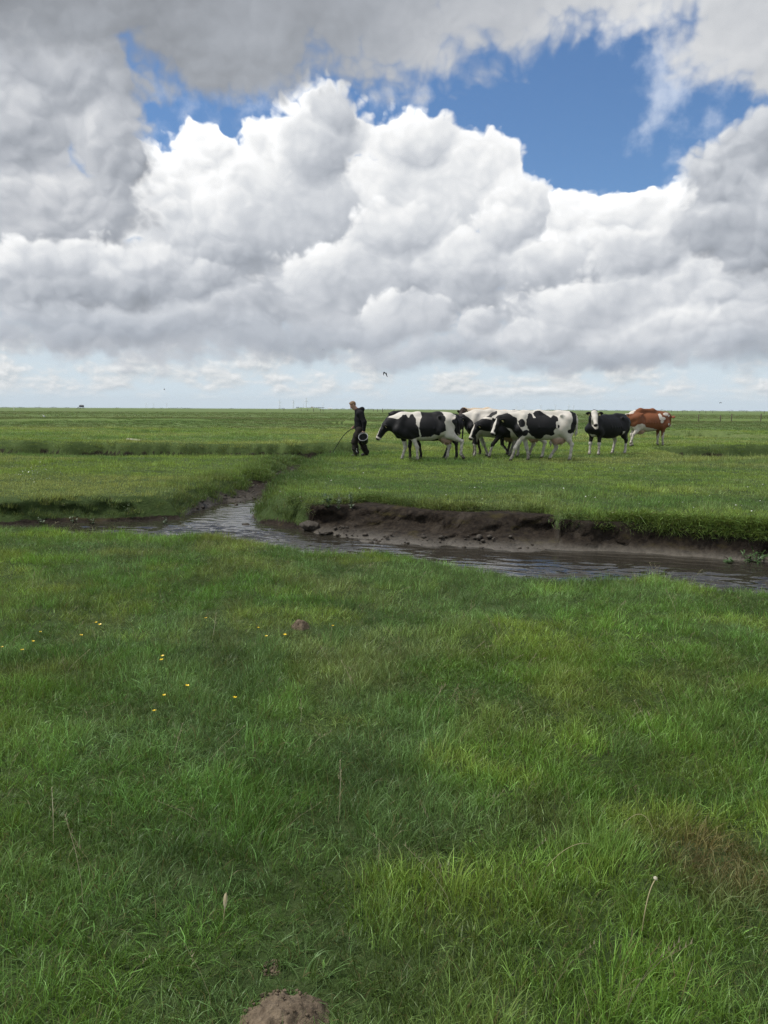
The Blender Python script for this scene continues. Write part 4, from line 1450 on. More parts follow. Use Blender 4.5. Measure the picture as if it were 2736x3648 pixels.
def hand(B, wrist, palm_dir, thumb_dir, curl_dir, k=0.008):
    """palm, four curled fingers of unequal length and a thumb from the side of the palm"""
    w_ = np.array(wrist, float); f = unit(palm_dir); c = unit(np.array(curl_dir) - f * (f @ np.array(curl_dir)))
    t = unit(np.cross(c, f)); t = t if t @ np.array(thumb_dir) > 0 else -t
    kn = w_ + f * 0.085
    B.limb(w_, w_ + f * 0.045, 0.027, 0.036, 0.02, (c, 0.62))
    B.limb(w_ + f * 0.035 + t * 0.018, kn + t * 0.022, 0.024, 0.019, 0.012, (c, 0.7))
    B.limb(w_ + f * 0.035 - t * 0.018, kn - t * 0.026, 0.023, 0.018, 0.012, (c, 0.7))
    for i, (off, ln) in enumerate(((0.031, 0.9), (0.011, 1.0), (-0.010, 0.93), (-0.030, 0.75))):
        a = kn + t * off
        b = a + (f * 0.75 + c * 0.65) * 0.040 * ln
        d = b + (f * -0.1 + c * 1.0) * 0.028 * ln
        e = d + (f * -0.85 + c * 0.45) * 0.022 * ln
        B.chain([a - f * 0.01, b, d, e], [0.0105, 0.0098, 0.009, 0.0078], 0.004)
    a = w_ + f * 0.030 + t * 0.034
    b = a + unit(t * 0.8 + f * 0.6 + c * 0.3) * 0.034
    d = b + unit(f * 0.7 + c * 0.8) * 0.030
    B.chain([a, b, d], [0.015, 0.012, 0.009], 0.008)


# body: head, neck, trunk, arms with hands, legs - one skin
B = Body((-0.42, -0.42, -0.02), (0.42, 0.42, 1.86), 0.0075)
rel = lambda f_, s_, u_: HEADC + HF * f_ + HS * s_ + HU * u_
HR = np.stack([HF, HS, HU], 1)
B.ball(rel(-0.005, 0, 0.035), (0.098, 0.077, 0.095), 0.02, HR)
B.limb(rel(0.035, 0, -0.03), rel(0.052, 0, -0.105), 0.062, 0.036, 0.03)
B.limb(rel(-0.01, 0.03, -0.06), rel(0.045, 0.012, -0.105), 0.035, 0.026, 0.02)
B.limb(rel(-0.01, -0.03, -0.06), rel(0.045, -0.012, -0.105), 0.035, 0.026, 0.02)
B.limb(rel(0.092, 0, 0.022), rel(0.118, 0, -0.026), 0.010, 0.016, 0.012)                         # nose
B.limb(rel(0.088, 0.033, 0.030), rel(0.093, 0.0, 0.028), 0.012, 0.012, 0.015)                    # brow
B.limb(rel(0.088, -0.033, 0.030), rel(0.093, 0.0, 0.028), 0.012, 0.012, 0.015)
B.limb(rel(0.090, 0.018, -0.062), rel(0.090, -0.018, -0.062), 0.0085, 0.0085, 0.006)             # lips
B.limb(rel(0.088, 0.014, -0.074), rel(0.088, -0.014, -0.074), 0.009, 0.009, 0.005)
for s in (-1, 1):
    B.ball(rel(0.092, 0.032 * s, 0.008), (0.014, 0.016, 0.010), 0.008, HR, cut=True)
    B.ball(rel(0.082, 0.032 * s, 0.008), (0.012, 0.013, 0.012), 0.004, HR)
    B.limb(rel(-0.012, 0.078 * s, 0.022), rel(-0.004, 0.080 * s, -0.022), 0.019, 0.011, 0.006, (HS, 0.5))
B.limb((-0.125, 0, 1.60), (-0.01, 0, 1.475), 0.056, 0.066, 0.03)
B.chain([(0.03, 0, 1.40), (0.055, 0, 1.15), (0.03, 0, 0.95)], [0.12, 0.115, 0.125], 0.08)
B.limb((0.03, -0.12, 1.38), (0.03, 0.12, 1.38), 0.09, 0.09, 0.06)
for sh, el, wr in ((SH_N, EL_N, WR_N), (SH_F, EL_F, WR_F)):
    B.chain([sh, el, wr], [0.055, 0.042, 0.029], 0.03)
for hp, kn, an in ((HIP_N, KN_N, AN_N), (HIP_F, KN_F, AN_F)):
    B.chain([hp, kn, an], [0.085, 0.058, 0.040], 0.04)
    B.limb(an, np.array(an) + (-0.09, 0, -0.05), 0.036, 0.026, 0.03)
hand(B, WR_N, (0.05, 0.03, -1.0), (-1, 0, 0), (-0.35, 0.9, 0.0))
hand(B, WR_F, (-1.0, -0.10, -0.30), (0, -0.2, 1), (-0.1, -0.9, -0.4))
V, Q = B.skin()
man = fast_mesh('person', V, Q, M_SKIN)
man.location = (mx, my, mz)
tag(man, 'man in black hoodie and dark trousers carrying a bucket and pulling a hose', 'person')
# hair: swept up and back, short at the sides
B = Body((-0.36, -0.14, 1.5), (0.0, 0.14, 1.86), 0.006)
B.ball(rel(-0.018, 0, 0.052), (0.101, 0.083, 0.096), 0.01, HR)
for i in range(26):
    a_ = random.uniform(-1, 1); b_ = random.uniform(-0.4, 1)
    st = rel(0.075 * b_ - 0.01, 0.055 * a_, 0.118 - 0.02 * abs(a_))
    B.limb(st, st + HU * random.uniform(0.015, 0.035) + HF * random.uniform(-0.03, 0.01) + HS * random.uniform(-0.012, 0.012), 0.018, 0.008, 0.012)
B.ball(rel(0.125, 0, -0.04), (0.085, 0.12, 0.095), 0.012, HR, cut=True)
B.ball(rel(0.01, 0, -0.10), (0.16, 0.12, 0.075), 0.012, HR, cut=True)
for s in (-1, 1):
    B.ball(rel(-0.005, 0.085 * s, 0.0), (0.028, 0.02, 0.034), 0.008, HR, cut=True)
V, Q = B.skin()
fast_mesh('hair', V, Q, M_HAIR, man)
# eyes
for s in (-1, 1):
    bm = bmesh.new(); bmesh.ops.create_uvsphere(bm, u_segments=8, v_segments=6, radius=0.0085)
    m2 = bpy.data.meshes.new('eye'); bm.to_mesh(m2); bm.free(); m2.materials.append(M_EYE)
    e = bpy.data.objects.new('eye', m2); COL.objects.link(e); e.parent = man; e.location = rel(0.089, 0.032 * s, 0.007)
# hoodie: boxy, slightly short, hood lying on the shoulders, kangaroo hem
B = Body((-0.30, -0.44, 0.80), (0.40, 0.44, 1.68), 0.010)
B.chain([(0.02, 0, 1.42), (0.035, 0, 1.20), (0.045, 0, 1.02), (0.035, 0, 0.915)], [0.150, 0.168, 0.168, 0.163], 0.07, None)
B.limb((0.03, -0.155, 1.41), (0.03, 0.155, 1.41), 0.098, 0.098, 0.07)
B.limb((0.0, 0, 1.46), (-0.05, 0, 1.50), 0.115, 0.085, 0.04)
B.limb((0.02, -0.145, 0.895), (0.04, 0.145, 0.895), 0.06, 0.06, 0.05)
B.ball((0.085, 0, 1.525), (0.115, 0.145, 0.09), 0.03, np.array([[0.85, 0, 0.53], [0, 1, 0], [-0.53, 0, 0.85]]).T)
B.limb((0.07, -0.10, 1.55), (-0.075, -0.075, 1.49), 0.05, 0.035, 0.03)
B.limb((0.07, 0.10, 1.55), (-0.075, 0.075, 1.49), 0.05, 0.035, 0.03)
for sh, el, wr in ((SH_N, EL_N, WR_N), (SH_F, EL_F, WR_F)):
    B.chain([sh, el, wr], [0.092, 0.074, 0.052], 0.05)
    for i in range(3):
        q = np.array(el) * (0.85 - 0.22 * i) + np.array(wr) * (0.15 + 0.22 * i)
        B.ball(q, (0.070 - i * 0.004, 0.070 - i * 0.004, 0.022), 0.015)
    B.ball(np.array(wr) + unit(np.array(wr) - np.array(el)) * 0.06, (0.052, 0.052, 0.03), 0.006, cut=True)
for i in range(5):
    z_ = 0.98 + 0.085 * i
    B.limb((-0.115 + 0.02 * i, -0.05 + 0.02 * i, z_), (0.02, -0.16, z_ + 0.06), 0.014, 0.010, 0.03)
B.ball(HEADC + HF * 0.02 - HU * 0.02, (0.10, 0.085, 0.135), 0.012, HR, cut=True)
B.limb((0.0, 0, 0.80), (0.03, 0, 0.80), 0.04, 0.04, 0.005)
V, Q = B.skin()
hd = fast_mesh('hoodie', V, Q, M_HOODIE, man)
# trousers: wide work trousers with a seat, folds and bunched hems
B = Body((-0.34, -0.34, 0.03), (0.42, 0.34, 1.0), 0.010)
B.limb((0.035, -0.075, 0.92), (0.035, 0.075, 0.92), 0.125, 0.125, 0.06)
B.limb((0.06, -0.07, 0.84), (0.06, 0.07, 0.84), 0.125, 0.125, 0.07)
for hp, kn, an in ((HIP_N, KN_N, AN_N), (HIP_F, KN_F, AN_F)):
    hp, kn, an = map(np.array, (hp, kn, an))
    B.chain([hp + (0.01, 0, -0.05), hp * 0.5 + kn * 0.5, kn, kn * 0.45 + an * 0.55, an + (0.01, 0, 0.02)], [0.132, 0.115, 0.098, 0.092, 0.092], 0.05)
    B.limb(kn * 0.4 + hp * 0.6 + (0.01, -0.07 * np.sign(0.5 - (hp[1] > 0)), 0.0), kn * 0.6 + hp * 0.4 + (0.01, -0.075 * np.sign(0.5 - (hp[1] > 0)), 0), 0.055, 0.055, 0.02)   # thigh pocket
    for i in range(4):
        q = kn * (0.9 - 0.25 * i) + an * (0.1 + 0.25 * i)
        B.ball(q + (-0.02 * (-1) ** i, 0, 0), (0.106, 0.100, 0.028), 0.025)
    B.ball(an + (0.01, 0, -0.095), (0.075, 0.075, 0.06), 0.01, cut=True)
V, Q = B.skin()
tr = fast_mesh('trousers', V, Q, M_TROUSERS, man)
# boots
for an in (AN_N, AN_F):
    an = np.array(an)
    B = Body(an + (-0.26, -0.1, -0.16), an + (0.12, 0.1, 0.12), 0.008)
    tilt = 0.03 if an[0] > 0 else 0.0
    B.limb(an + (0.02, 0, 0.06), an + (0.03, 0, -0.03 + tilt), 0.055, 0.052, 0.02)
    B.limb(an + (0.04, 0, -0.055 + tilt), an + (-0.11, 0, -0.062), 0.042, 0.036, 0.03)
    B.limb(an + (-0.04, 0, -0.045), an + (-0.125, 0, -0.058), 0.044, 0.037, 0.03)
    B.limb(an + (0.06, 0, -0.092 + tilt), an + (-0.135, 0, -0.092), 0.014, 0.016, 0.01)
    V, Q = B.skin()
    fast_mesh('boot', V, Q, M_BOOT, man)
# reflective stripe down the near shin
st = []
for t in np.linspace(0, 1, 7):
    z_ = 0.30 - 0.155 * t
    p = np.array(KN_N) * ((z_ - AN_N[2]) / (KN_N[2] - AN_N[2])) + np.array(AN_N) * (1 - (z_ - AN_N[2]) / (KN_N[2] - AN_N[2]))
    wv = 0.012 * math.sin(9 * t)
    st.append((p[0] + 0.035 + wv - 0.009, p[1] - 0.098, z_)); st.append((p[0] + 0.035 + wv + 0.010, p[1] - 0.095, z_))
    st.append((p[0] + 0.035 + wv - 0.009, p[1] - 0.07, z_)); st.append((p[0] + 0.035 + wv + 0.010, p[1] - 0.07, z_))
ff = []
for i in range(6):
    b = 4 * i
    ff += [(b, b + 1, b + 5, b + 4), (b + 2, b, b + 4, b + 6), (b + 1, b + 3, b + 7, b + 5)]
mesh_obj('reflective_stripe', st, ff, M_STRIPE, man, False)

# --- bucket, tilted so that it shows its inside
M_BUCKET = plain('black_bucket_plastic', (0.014, 0.014, 0.015), 0.45, 0.4, 0.3, 30)
M_BIN = plain('worn_bucket_inside', (0.065, 0.068, 0.068), 0.6, 0.3, 0.35, 16)
M_RIM = plain('pale_bucket_rim', (0.34, 0.355, 0.365), 0.5, 0.4, 0.15)
axn = unit((-0.16, -0.76, 0.62))
hb = np.array(WR_N) + np.array((0.005, 0.0, -0.10))
upn = unit(np.array((0, 0, 1)) - axn * axn[2])
bc = np.array((mx, my, mz)) + hb - upn * 0.165 + axn * 0.03
bk = empty('bucket', bc)
Rb = np.stack([unit(np.cross(upn, axn)), upn, axn], 1)


def revolve(prof, n=40, close=False):
    vs, fs = [], []
    for r_, h_ in prof:
        for i in range(n):
            a = 6.2831853 * i / n
            vs.append(Rb @ np.array((r_ * math.cos(a), r_ * math.sin(a), h_)))
    for j in range(len(prof) - 1):
        for i in range(n):
            fs.append((j * n + i, j * n + (i + 1) % n, (j + 1) * n + (i + 1) % n, (j + 1) * n + i))
    return vs, fs


v, f = revolve([(0.002, -0.262), (0.112, -0.262), (0.118, -0.255), (0.128, -0.16), (0.131, -0.155), (0.131, -0.145), (0.130, -0.14), (0.146, -0.012)])
mesh_obj('shell', v, f, M_BUCKET, bk)
v, f = revolve([(0.143, -0.008), (0.128, -0.13), (0.113, -0.250), (0.002, -0.252)])
mesh_obj('inside', v, f, M_BIN, bk)
v, f = revolve([(0.142, -0.014), (0.1415, 0.002), (0.146, 0.008), (0.155, 0.006), (0.158, -0.004), (0.156, -0.018), (0.147, -0.020)])
mesh_obj('rim', v, f, M_RIM, bk)
hv, hf = [], []
nh = 24
for i in range(nh + 1):
    a = math.pi * i / nh
    c_ = np.array((0.155 * math.cos(a), 0.172 * math.sin(a), 0.02 + 0.012 * math.sin(a)))
    for j in range(6):
        b_ = 6.283 * j / 6
        o_ = np.array((math.cos(a) * math.cos(b_), math.sin(a) * math.cos(b_), math.sin(b_))) * 0.0045
        hv.append(Rb @ (c_ + o_))
for i in range(nh):
    for j in range(6):
        hf.append((i * 6 + j, i * 6 + (j + 1) % 6, (i + 1) * 6 + (j + 1) % 6, (i + 1) * 6 + j))
mesh_obj('handle', hv, hf, M_RIM, bk)
tag(bk, 'black bucket with a pale rim hanging open from the man\'s hand', 'bucket')


# --- hose from his far hand down into the ditch
def tube(name, pts, r_, mat, parent=None, n=8, taper=None):
    pts = [np.array(p, float) for p in pts]
    vs, fs = [], []
    for i, p in enumerate(pts):
        t = unit(pts[min(i + 1, len(pts) - 1)] - pts[max(i - 1, 0)])
        s_ = unit(np.cross(t, (0.13, 0.97, 0.2))); u_ = np.cross(s_, t)
        rr = r_ if taper is None else r_ * (1 + (taper - 1) * i / (len(pts) - 1))
        for j in range(n):
            a = 6.2831853 * j / n
            vs.append(p + (s_ * math.cos(a) + u_ * math.sin(a)) * rr)
    for i in range(len(pts) - 1):
        for j in range(n):
            fs.append((i * n + j, i * n + (j + 1) % n, (i + 1) * n + (j + 1) % n, (i + 1) * n + j))
    fs.append(tuple(range(n - 1, -1, -1))); fs.append(tuple(range((len(pts) - 1) * n, len(pts) * n)))
    return mesh_obj(name, vs, fs, mat, parent)


def bez(p, n=28):
    p = [np.array(q, float) for q in p]
    out = []
    for i in range(n + 1):
        t = i / n
        q = list(p)
        while len(q) > 1:
            q = [a * (1 - t) + b * t for a, b in zip(q[:-1], q[1:])]
        out.append(q[0])
    return out


M_HOSE = plain('dark_green_hose', (0.016, 0.024, 0.014), 0.5, 0.4, 0.3, 30)
h0 = np.array((mx, my, mz)) + np.array(WR_F) + np.array((-0.095, -0.045, -0.045))
hx, hy = h0[0] - 0.62, h0[1] + 0.75
h1 = np.array((hx, hy, ground_z(hx, hy) + 0.02))
hose = tube('hose', bez([h0 + (0.10, -0.01, 0.02), h0, h0 + (-0.30, 0.05, -0.07), (h1[0] + 0.06, h1[1], h1[2] + 0.42), h1, (h1[0] - 0.10, h1[1] + 0.25, h1[2] - 0.01), (h1[0] - 0.4, h1[1] + 0.45, h1[2])]), 0.0125, M_HOSE)
tag(hose, 'dark green hose bending from the man\'s hand down to the ditch', 'hose')

# ------------------------------------------------------------------ near things
M_EARTH = material('molehill_earth', lambda: principled(
    mixc(ramp(noise(objpos(), 30.0, 5.0, 0.65), 0.3, 0.7), (0.085, 0.065, 0.046), (0.21, 0.165, 0.115)), 0.95, 0.1,
    bump(noise(objpos(), 45.0, 5.0, 0.7), 0.7, 0.02)))
M_CLOD = material('mud_clod', lambda: principled(
    mixc(ramp(noise(objpos(), 18.0, 4.0, 0.6), 0.3, 0.7), (0.035, 0.029, 0.023), (0.085, 0.073, 0.057)), 0.75, 0.3,
    bump(noise(objpos(), 30.0, 4.0, 0.7), 0.6, 0.02)))
M_PETAL = plain('buttercup_petal', (0.80, 0.56, 0.012), 0.35, 0.5, 0.08)
M_STEM = plain('flower_stem', (0.07, 0.13, 0.03), 0.6, 0.3, 0.2)
M_STRAW = plain('dry_straw', (0.34, 0.30, 0.17), 0.7, 0.2, 0.2)
M_LEAF = plain('weed_leaf', (0.045, 0.088, 0.028), 0.45, 0.4, 0.3, 9)
M_LEAFG = plain('grey_weed_leaf', (0.095, 0.125, 0.075), 0.55, 0.35, 0.3, 9)
M_WHITE = plain('pale_petal', (0.78, 0.78, 0.72), 0.5, 0.3, 0.05)


def noise_mound(name, r_, h_, mat, seed, n=90, m=34, clods=60):
    r = random.Random(seed)
    vs, fs = [], []
    for j in range(m + 1):
        t = j / m
        for i in range(n):
            a = 6.2831853 * i / n
            q = r_ * t * (1 + 0.5 * (vnoise(np.array(math.cos(a) * 2 + seed), np.array(math.sin(a) * 2), 1.0) - 0.5))
            x, y = q * math.cos(a), q * math.sin(a)
            z = h_ * (1 - t ** 2.4) ** 1.0 - 0.05 * (t > 0.99) + ((float(fbm(np.array(x + seed), np.array(y), 14.0, 3, 0.7)) - 0.5) * h_ * 0.5 + (float(fbm(np.array(x + seed), np.array(y), 60.0, 2, 0.7)) - 0.5) * 0.022)
            vs.append((x, y, z))
    for j in range(m):
        for i in range(n):
            fs.append((j * n + i, (j + 1) * n + i, (j + 1) * n + (i + 1) % n, j * n + (i + 1) % n))
    for k in range(clods):
        a = r.random() * 6.283; t = math.sqrt(r.random()) * 1.02
        x, y = r_ * t * math.cos(a), r_ * t * math.sin(a); z = h_ * max(0, 1 - t ** 2.4) + 0.004
        s_ = r.uniform(0.003, 0.008)
        b = len(vs)
        for dx_, dy_, dz_ in ((1, 0, 0), (-1, 0.2, 0), (0.1, 1, 0), (0, -1, 0.1), (0.1, 0, 1), (0, 0, -1)):
            vs.append((x + s_ * dx_ * r.uniform(.7, 1.3), y + s_ * dy_ * r.uniform(.7, 1.3), z + s_ * dz_ * 0.8))
        fs += [(b + 4, b, b + 2), (b + 4, b + 2, b + 1), (b + 4, b + 1, b + 3), (b + 4, b + 3, b), (b + 5, b + 2, b), (b + 5, b + 1, b + 2), (b + 5, b + 3, b + 1), (b + 5, b, b + 3)]
    return mesh_obj(name, vs, fs, mat)


for (px, py, r_, h_), lab in zip(MOLEHILLS, ('large brown molehill of crumbly earth parting the long grass', 'flattened brown molehill among yellow buttercups near the creek', 'little overgrown molehill beside the large brown one')):
    q = on_ground(px, py, 0.0)
    o = noise_mound('molehill', r_ * 1.15, h_, M_EARTH, int(px) % 17 + 2)
    o.location = (q[0], q[1], ground_z(q[0], q[1]) - 0.005)
    tag(o, lab, 'molehill', 'molehills in the meadow')


def flower_mesh(petals, r_, h_, mat):
    r = random.Random(5)
    vs, fs, mi = [], [], []
    for i in range(5):      # thin bent stem
        t = i / 4
        for j in range(4):
            a = 6.283 * j / 4
            vs.append((0.02 * t * t + 0.0012 * math.cos(a), 0.0012 * math.sin(a), -0.01 + (h_ + 0.01) * t))
    for i in range(4):
        for j in range(4):
            fs.append((i * 4 + j, i * 4 + (j + 1) % 4, (i + 1) * 4 + (j + 1) % 4, (i + 1) * 4 + j)); mi.append(0)
    for p in range(petals):
        a = 6.283 * p / petals
        b = len(vs)
        c, s = math.cos(a), math.sin(a)
        for (u, v, w_) in ((0, 0, 0), (0.55, -0.42, 0.28), (0.55, 0.42, 0.28), (1.0, -0.32, 0.62), (1.0, 0.32, 0.62)):
            x, y = u * r_, v * r_
            vs.append((0.02 + x * c - y * s, x * s + y * c, h_ + w_ * r_))
        fs += [(b, b + 1, b + 2), (b + 1, b + 3, b + 4, b + 2)]; mi += [1, 1]
    me = bpy.data.meshes.new('buttercup')
    me.from_pydata(vs, [], fs)
    me.materials.append(M_STEM); me.materials.append(mat)
    me.polygons.foreach_set('material_index', mi)
    return me


bm_ = flower_mesh(5, 0.009, 0.17, M_PETAL)
for (zx, zy) in ((25, 333), (137, 310), (108, 357), (450, 220), (465, 232), (930, 220), (1170, 247), (1232, 271), (1300, 265), (1528, 217), (773, 383), (824, 503), (772, 570), (746, 646), (1045, 578), (195, 273), (372, 296), (756, 400)):
    px, py = zx * 0.7836, 2050 + zy * 0.7836
    q = on_ground(px, py, 0.18)
    o = bpy.data.objects.new('buttercup', bm_)
    COL.objects.link(o)
    o.location = (q[0] - 0.015, q[1], ground_z(q[0], q[1]))
    o.rotation_euler = (random.uniform(-0.15, 0.15), random.uniform(-0.15, 0.15), random.random() * 6.28)
    s_ = random.uniform(0.85, 1.15); o.scale = (s_, s_, random.uniform(0.95, 1.1))
    tag(o, 'yellow buttercup flower beside the flattened molehill' if 900 < px < 1250 and py < 2280 else 'yellow buttercup flower in the long grass away from the molehills', 'buttercup', 'buttercups in the meadow')

# pale stalk with a round seed head
q = on_ground(2332, 3130, 0.16)
st = empty('seed_head_stalk', (q[0] - 0.05, q[1] - 0.05, ground_z(q[0], q[1])))
tube('stem', bez([(0, 0, 0), (0.01, 0.01, 0.10), (0.03, 0.035, 0.15), (0.052, 0.05, 0.165)], 12), 0.0017, M_STRAW, st, 6)
bm = bmesh.new(); bmesh.ops.create_icosphere(bm, subdivisions=2, radius=0.006)
for v_ in bm.verts: v_.co *= random.uniform(0.85, 1.15)
m2 = bpy.data.meshes.new('seed_head'); bm.to_mesh(m2); bm.free(); m2.materials.append(plain('seed_head_down', (0.46, 0.43, 0.33), 0.8, 0.1, 0.2))
o = bpy.data.objects.new('seed_head', m2); COL.objects.link(o); o.parent = st; o.location = (0.053, 0.05, 0.17)
tag(st, 'dry bent stalk with a round pale seed head', 'stalk')

# cream feather standing in the grass
q = on_ground(800, 3215, 0.10)
fe = empty('feather', (q[0], q[1], ground_z(q[0], q[1]) + 0.075))
fv, ff = [], []
prof = [(0.0, 0.001), (0.15, 0.004), (0.3, 0.0085), (0.55, 0.010), (0.8, 0.0085), (0.95, 0.005), (1.0, 0.001)]
for d in (-0.0006, 0.0006):
    for t, w_ in prof:
        for s in (-1, 0, 1):
            fv.append((s * w_ * 0.6, d + 0.003 * abs(s) * (w_ > 0.004) + 0.008 * t * t, 0.045 * t))
n_ = len(prof) * 3
for L_ in (0, 1):
    for i in range(len(prof) - 1):
        for j in range(2):
            a = L_ * n_ + i * 3 + j
            ff.append((a, a + 1, a + 4, a + 3) if L_ else (a + 3, a + 4, a + 1, a))
mesh_obj('vane', fv, ff, plain('feather_vane', (0.58, 0.50, 0.33), 0.6, 0.2, 0.25, 60), fe)
tube('quill', [(0, 0.001, -0.075), (0, 0.001, -0.01), (0, 0.003, 0.05)], 0.0014, M_STRAW, fe, 6)
fe.rotation_euler = (0, 0.12, 0.3)
tag(fe, 'small cream feather standing upright in the grass', 'feather')

# straws lying on the sward
for pts, lab in (([(1950, 3010), (2010, 2985), (2070, 2972), (2120, 2962), (2128, 2935)], 'long dry straw lying bent across the grass'),
                 ([(2222, 2858), (2270, 2850), (2310, 2852), (2345, 2885)], 'pale arched straw beside the dead brown grass')):
    pp = []
    for px, py in pts:
        q = on_ground(px, py, 0.09)
        pp.append((q[0], q[1], ground_z(q[0], q[1]) + 0.085))
    pp[0] = (pp[0][0], pp[0][1], pp[0][2] - 0.06); pp[-1] = (pp[-1][0], pp[-1][1], pp[-1][2] - 0.09)
    o = tube('straw', bez(pp, 16), 0.0011, M_STRAW, None, 6)
    tag(o, lab, 'straw')

# ------------------------------------------------------------------ the creek's edge
def clod_mesh(seed, r_=1.0, sub=3):
    bm = bmesh.new(); bmesh.ops.create_icosphere(bm, subdivisions=sub, radius=1.0)
    for v_ in bm.verts:
        n = v_.co
        d = float(fbm(np.array(n.x * 1.3 + seed * 3.1 + n.z), np.array(n.y * 1.3 - n.z * 0.8 + seed), 1.0, 3, 0.6))
        v_.co = n * (0.55 + 0.9 * d)
        v_.co.z *= 0.6
    me = bpy.data.meshes.new('mud_clod'); bm.to_mesh(me); bm.free()
    me.materials.append(M_CLOD)
    return me


for px, py, s_, lab in ((1105, 1886, 0.145, 'rounded grey mud clod at the water below the leafy weeds'), (1158, 1899, 0.11, 'flat wet mud clod lying in the shallow water'), (876, 1864, 0.06, 'small dark mud clod at the tip of the grassy bank'), (1215, 1870, .10, 'dark mud clod under the leafy weeds')):
    q = on_ground(px, py, WATER + 0.02)
    o = bpy.data.objects.new('mud_clod', clod_mesh(int(px)))
    COL.objects.link(o)
    o.location = (q[0], q[1], max(ground_z(q[0], q[1]), WATER - 0.02) + s_ * 0.18)
    o.scale = (s_ * 1.25, s_, s_ * (0.9 if 'flat' not in lab else 0.45))
    o.rotation_euler = (0, 0, px)
    tag(o, lab, 'mud clod', 'mud clods at the creek')

# crumbled earth along the foot of the far bank and in the gully: uncountable
proto = [clod_mesh(k + 3, sub=1) for k in range(4)]
PV = [np.array([v_.co for v_ in m.vertices]) for m in proto]
PF = [np.array([p.vertices for p in m.polygons]) for m in proto]
for m in proto: bpy.data.meshes.remove(m)
cv, cf, nv = [], [], 0
cand = []
for i in range(130):
    x = random.uniform(-0.9, 2.2)
    t = random.random() ** 0.8
    yw_, yt_ = float(interp(WLINE, x)), float(interp(FTOP, x))
    cand.append((x, yw_ - 0.1 + t * max(0.2, (yt_ - yw_) * 0.42)))
for i in range(900):
    t = random.random() ** 1.2 * (len(GULLY) - 2.2); k = int(t); u = t - k
    a_, b_ = GULLY[k], GULLY[k + 1]
    cand.append((a_[0] + (b_[0] - a_[0]) * u + random.gauss(0, 0.35), a_[1] + (b_[1] - a_[1]) * u + random.gauss(0, 0.35)))
ca = np.array(cand)
zz, so, we, sh_ = land(ca[:, 0], ca[:, 1])
for (x, y), z_, s0 in zip(cand, zz, so):
    if s0 < 0.5 or z_ < WATER - 0.05:
        continue
    s_ = 0.009 + 0.045 * random.random() ** 4
    k = random.randrange(4)
    a = random.random() * 6.28
    R_ = np.array(((math.cos(a), -math.sin(a), 0), (math.sin(a), math.cos(a), 0), (0, 0, 1)))
    cv.append(PV[k] @ R_.T * s_ + (x, y, z_ + s_ * 0.2)); cf.append(PF[k] + nv); nv += len(PV[k])
cl_ = fast_mesh('crumbled_earth', np.concatenate(cv), np.concatenate(cf), M_CLOD)
tag(cl_, 'crumbled clods of earth along the foot of the bank', 'clods', kind='stuff')


# leafy weeds on the bank
def leaf_mesh(name, ln, wd, mat, droop=0.35):
    vs, fs = [], []
    N_ = 5
    for i in range(N_ + 1):
        t = i / N_
        w_ = wd * (math.sin(math.pi * min(1, t * 0.92 + 0.06)) ** 0.8)
        z = 0.25 * ln * t - droop * ln * t * t
        for s in (-1, 0, 1):
            vs.append((ln * t, s * w_, z + (0.18 * w_ * abs(s))))
    for i in range(N_):
        for j in range(2):
            a = i * 3 + j
            fs.append((a, a + 1, a + 4, a + 3))
    me = bpy.data.meshes.new(name)
    me.from_pydata(vs, [], fs); me.shade_smooth(); me.materials.append(mat)
    return me


LEAF_A = leaf_mesh('leaf', 0.085, 0.020, M_LEAF)
LEAF_B = leaf_mesh('leaf', 0.06, 0.014, M_LEAFG)
LEAF_C = leaf_mesh('leaf', 0.16, 0.012, M_LEAF, 0.55)


def weed(px, py, zb, h_, nst, lper, lm, lab, spread=0.10, mat=M_STEM, grp='weeds on the creek bank'):
    q = on_ground(px, py, zb)
    z0 = max(ground_z(q[0], q[1]), WATER - 0.02)
    root = empty('leafy_weed', (q[0], q[1], z0 - 0.01))
    for k in range(nst):
        a = random.random() * 6.283; d = spread * random.uniform(0.2, 1.0); hh = h_ * random.uniform(0.55, 1.05)
        b0 = np.array((0.25 * d * math.cos(a), 0.25 * d * math.sin(a), 0)); b2 = np.array((d * math.cos(a), d * math.sin(a) - 0.04, hh))
        pts = bez([b0, (b0 + b2) * 0.5 + (0, 0, hh * 0.2), b2], 6)
        tube('stem', pts, 0.0026, mat, root, 5)
        for i in range(lper):
            t = (i + 0.8) / lper
            p = pts[min(6, int(t * 6))]
            o = bpy.data.objects.new('leaf', lm); COL.objects.link(o); o.parent = root
            o.location = p
            o.rotation_euler = (random.uniform(-0.5, 0.5), random.uniform(-0.9, 0.1), random.random() * 6.283)
            s_ = random.uniform(0.7, 1.25) * (1.1 - 0.4 * t); o.scale = (s_, s_, s_)
    tag(root, lab, 'weed', grp)


weed(1165, 1868, -0.3, 0.26, 6, 5, LEAF_A, 'broad leaved dark weed above the rounded mud clod')
weed(1205, 1864, -0.28, 0.24, 6, 5, LEAF_B, 'grey green leafy weed next to the broad leaved one')
weed(1255, 1858, -0.26, 0.26, 6, 5, LEAF_B, 'pale leafy weed where bare earth begins on the bank')
weed(2600, 1998, -0.38, 0.08, 4, 4, LEAF_A, 'low broad leaved weed at the water under the grassy overhang')
weed(2690, 1975, -0.30, 0.20, 9, 4, LEAF_C, 'long bladed tuft hanging over the water at the bank', 0.20)
for px, py in ((150, 1846), (265, 1840), (330, 1845), (455, 1832), (592, 1846)):
    weed(px, py, -0.3, 0.15, 5, 4, LEAF_B, 'grey green leafy weed on the dark grassy creek bank without bare earth', 0.10)

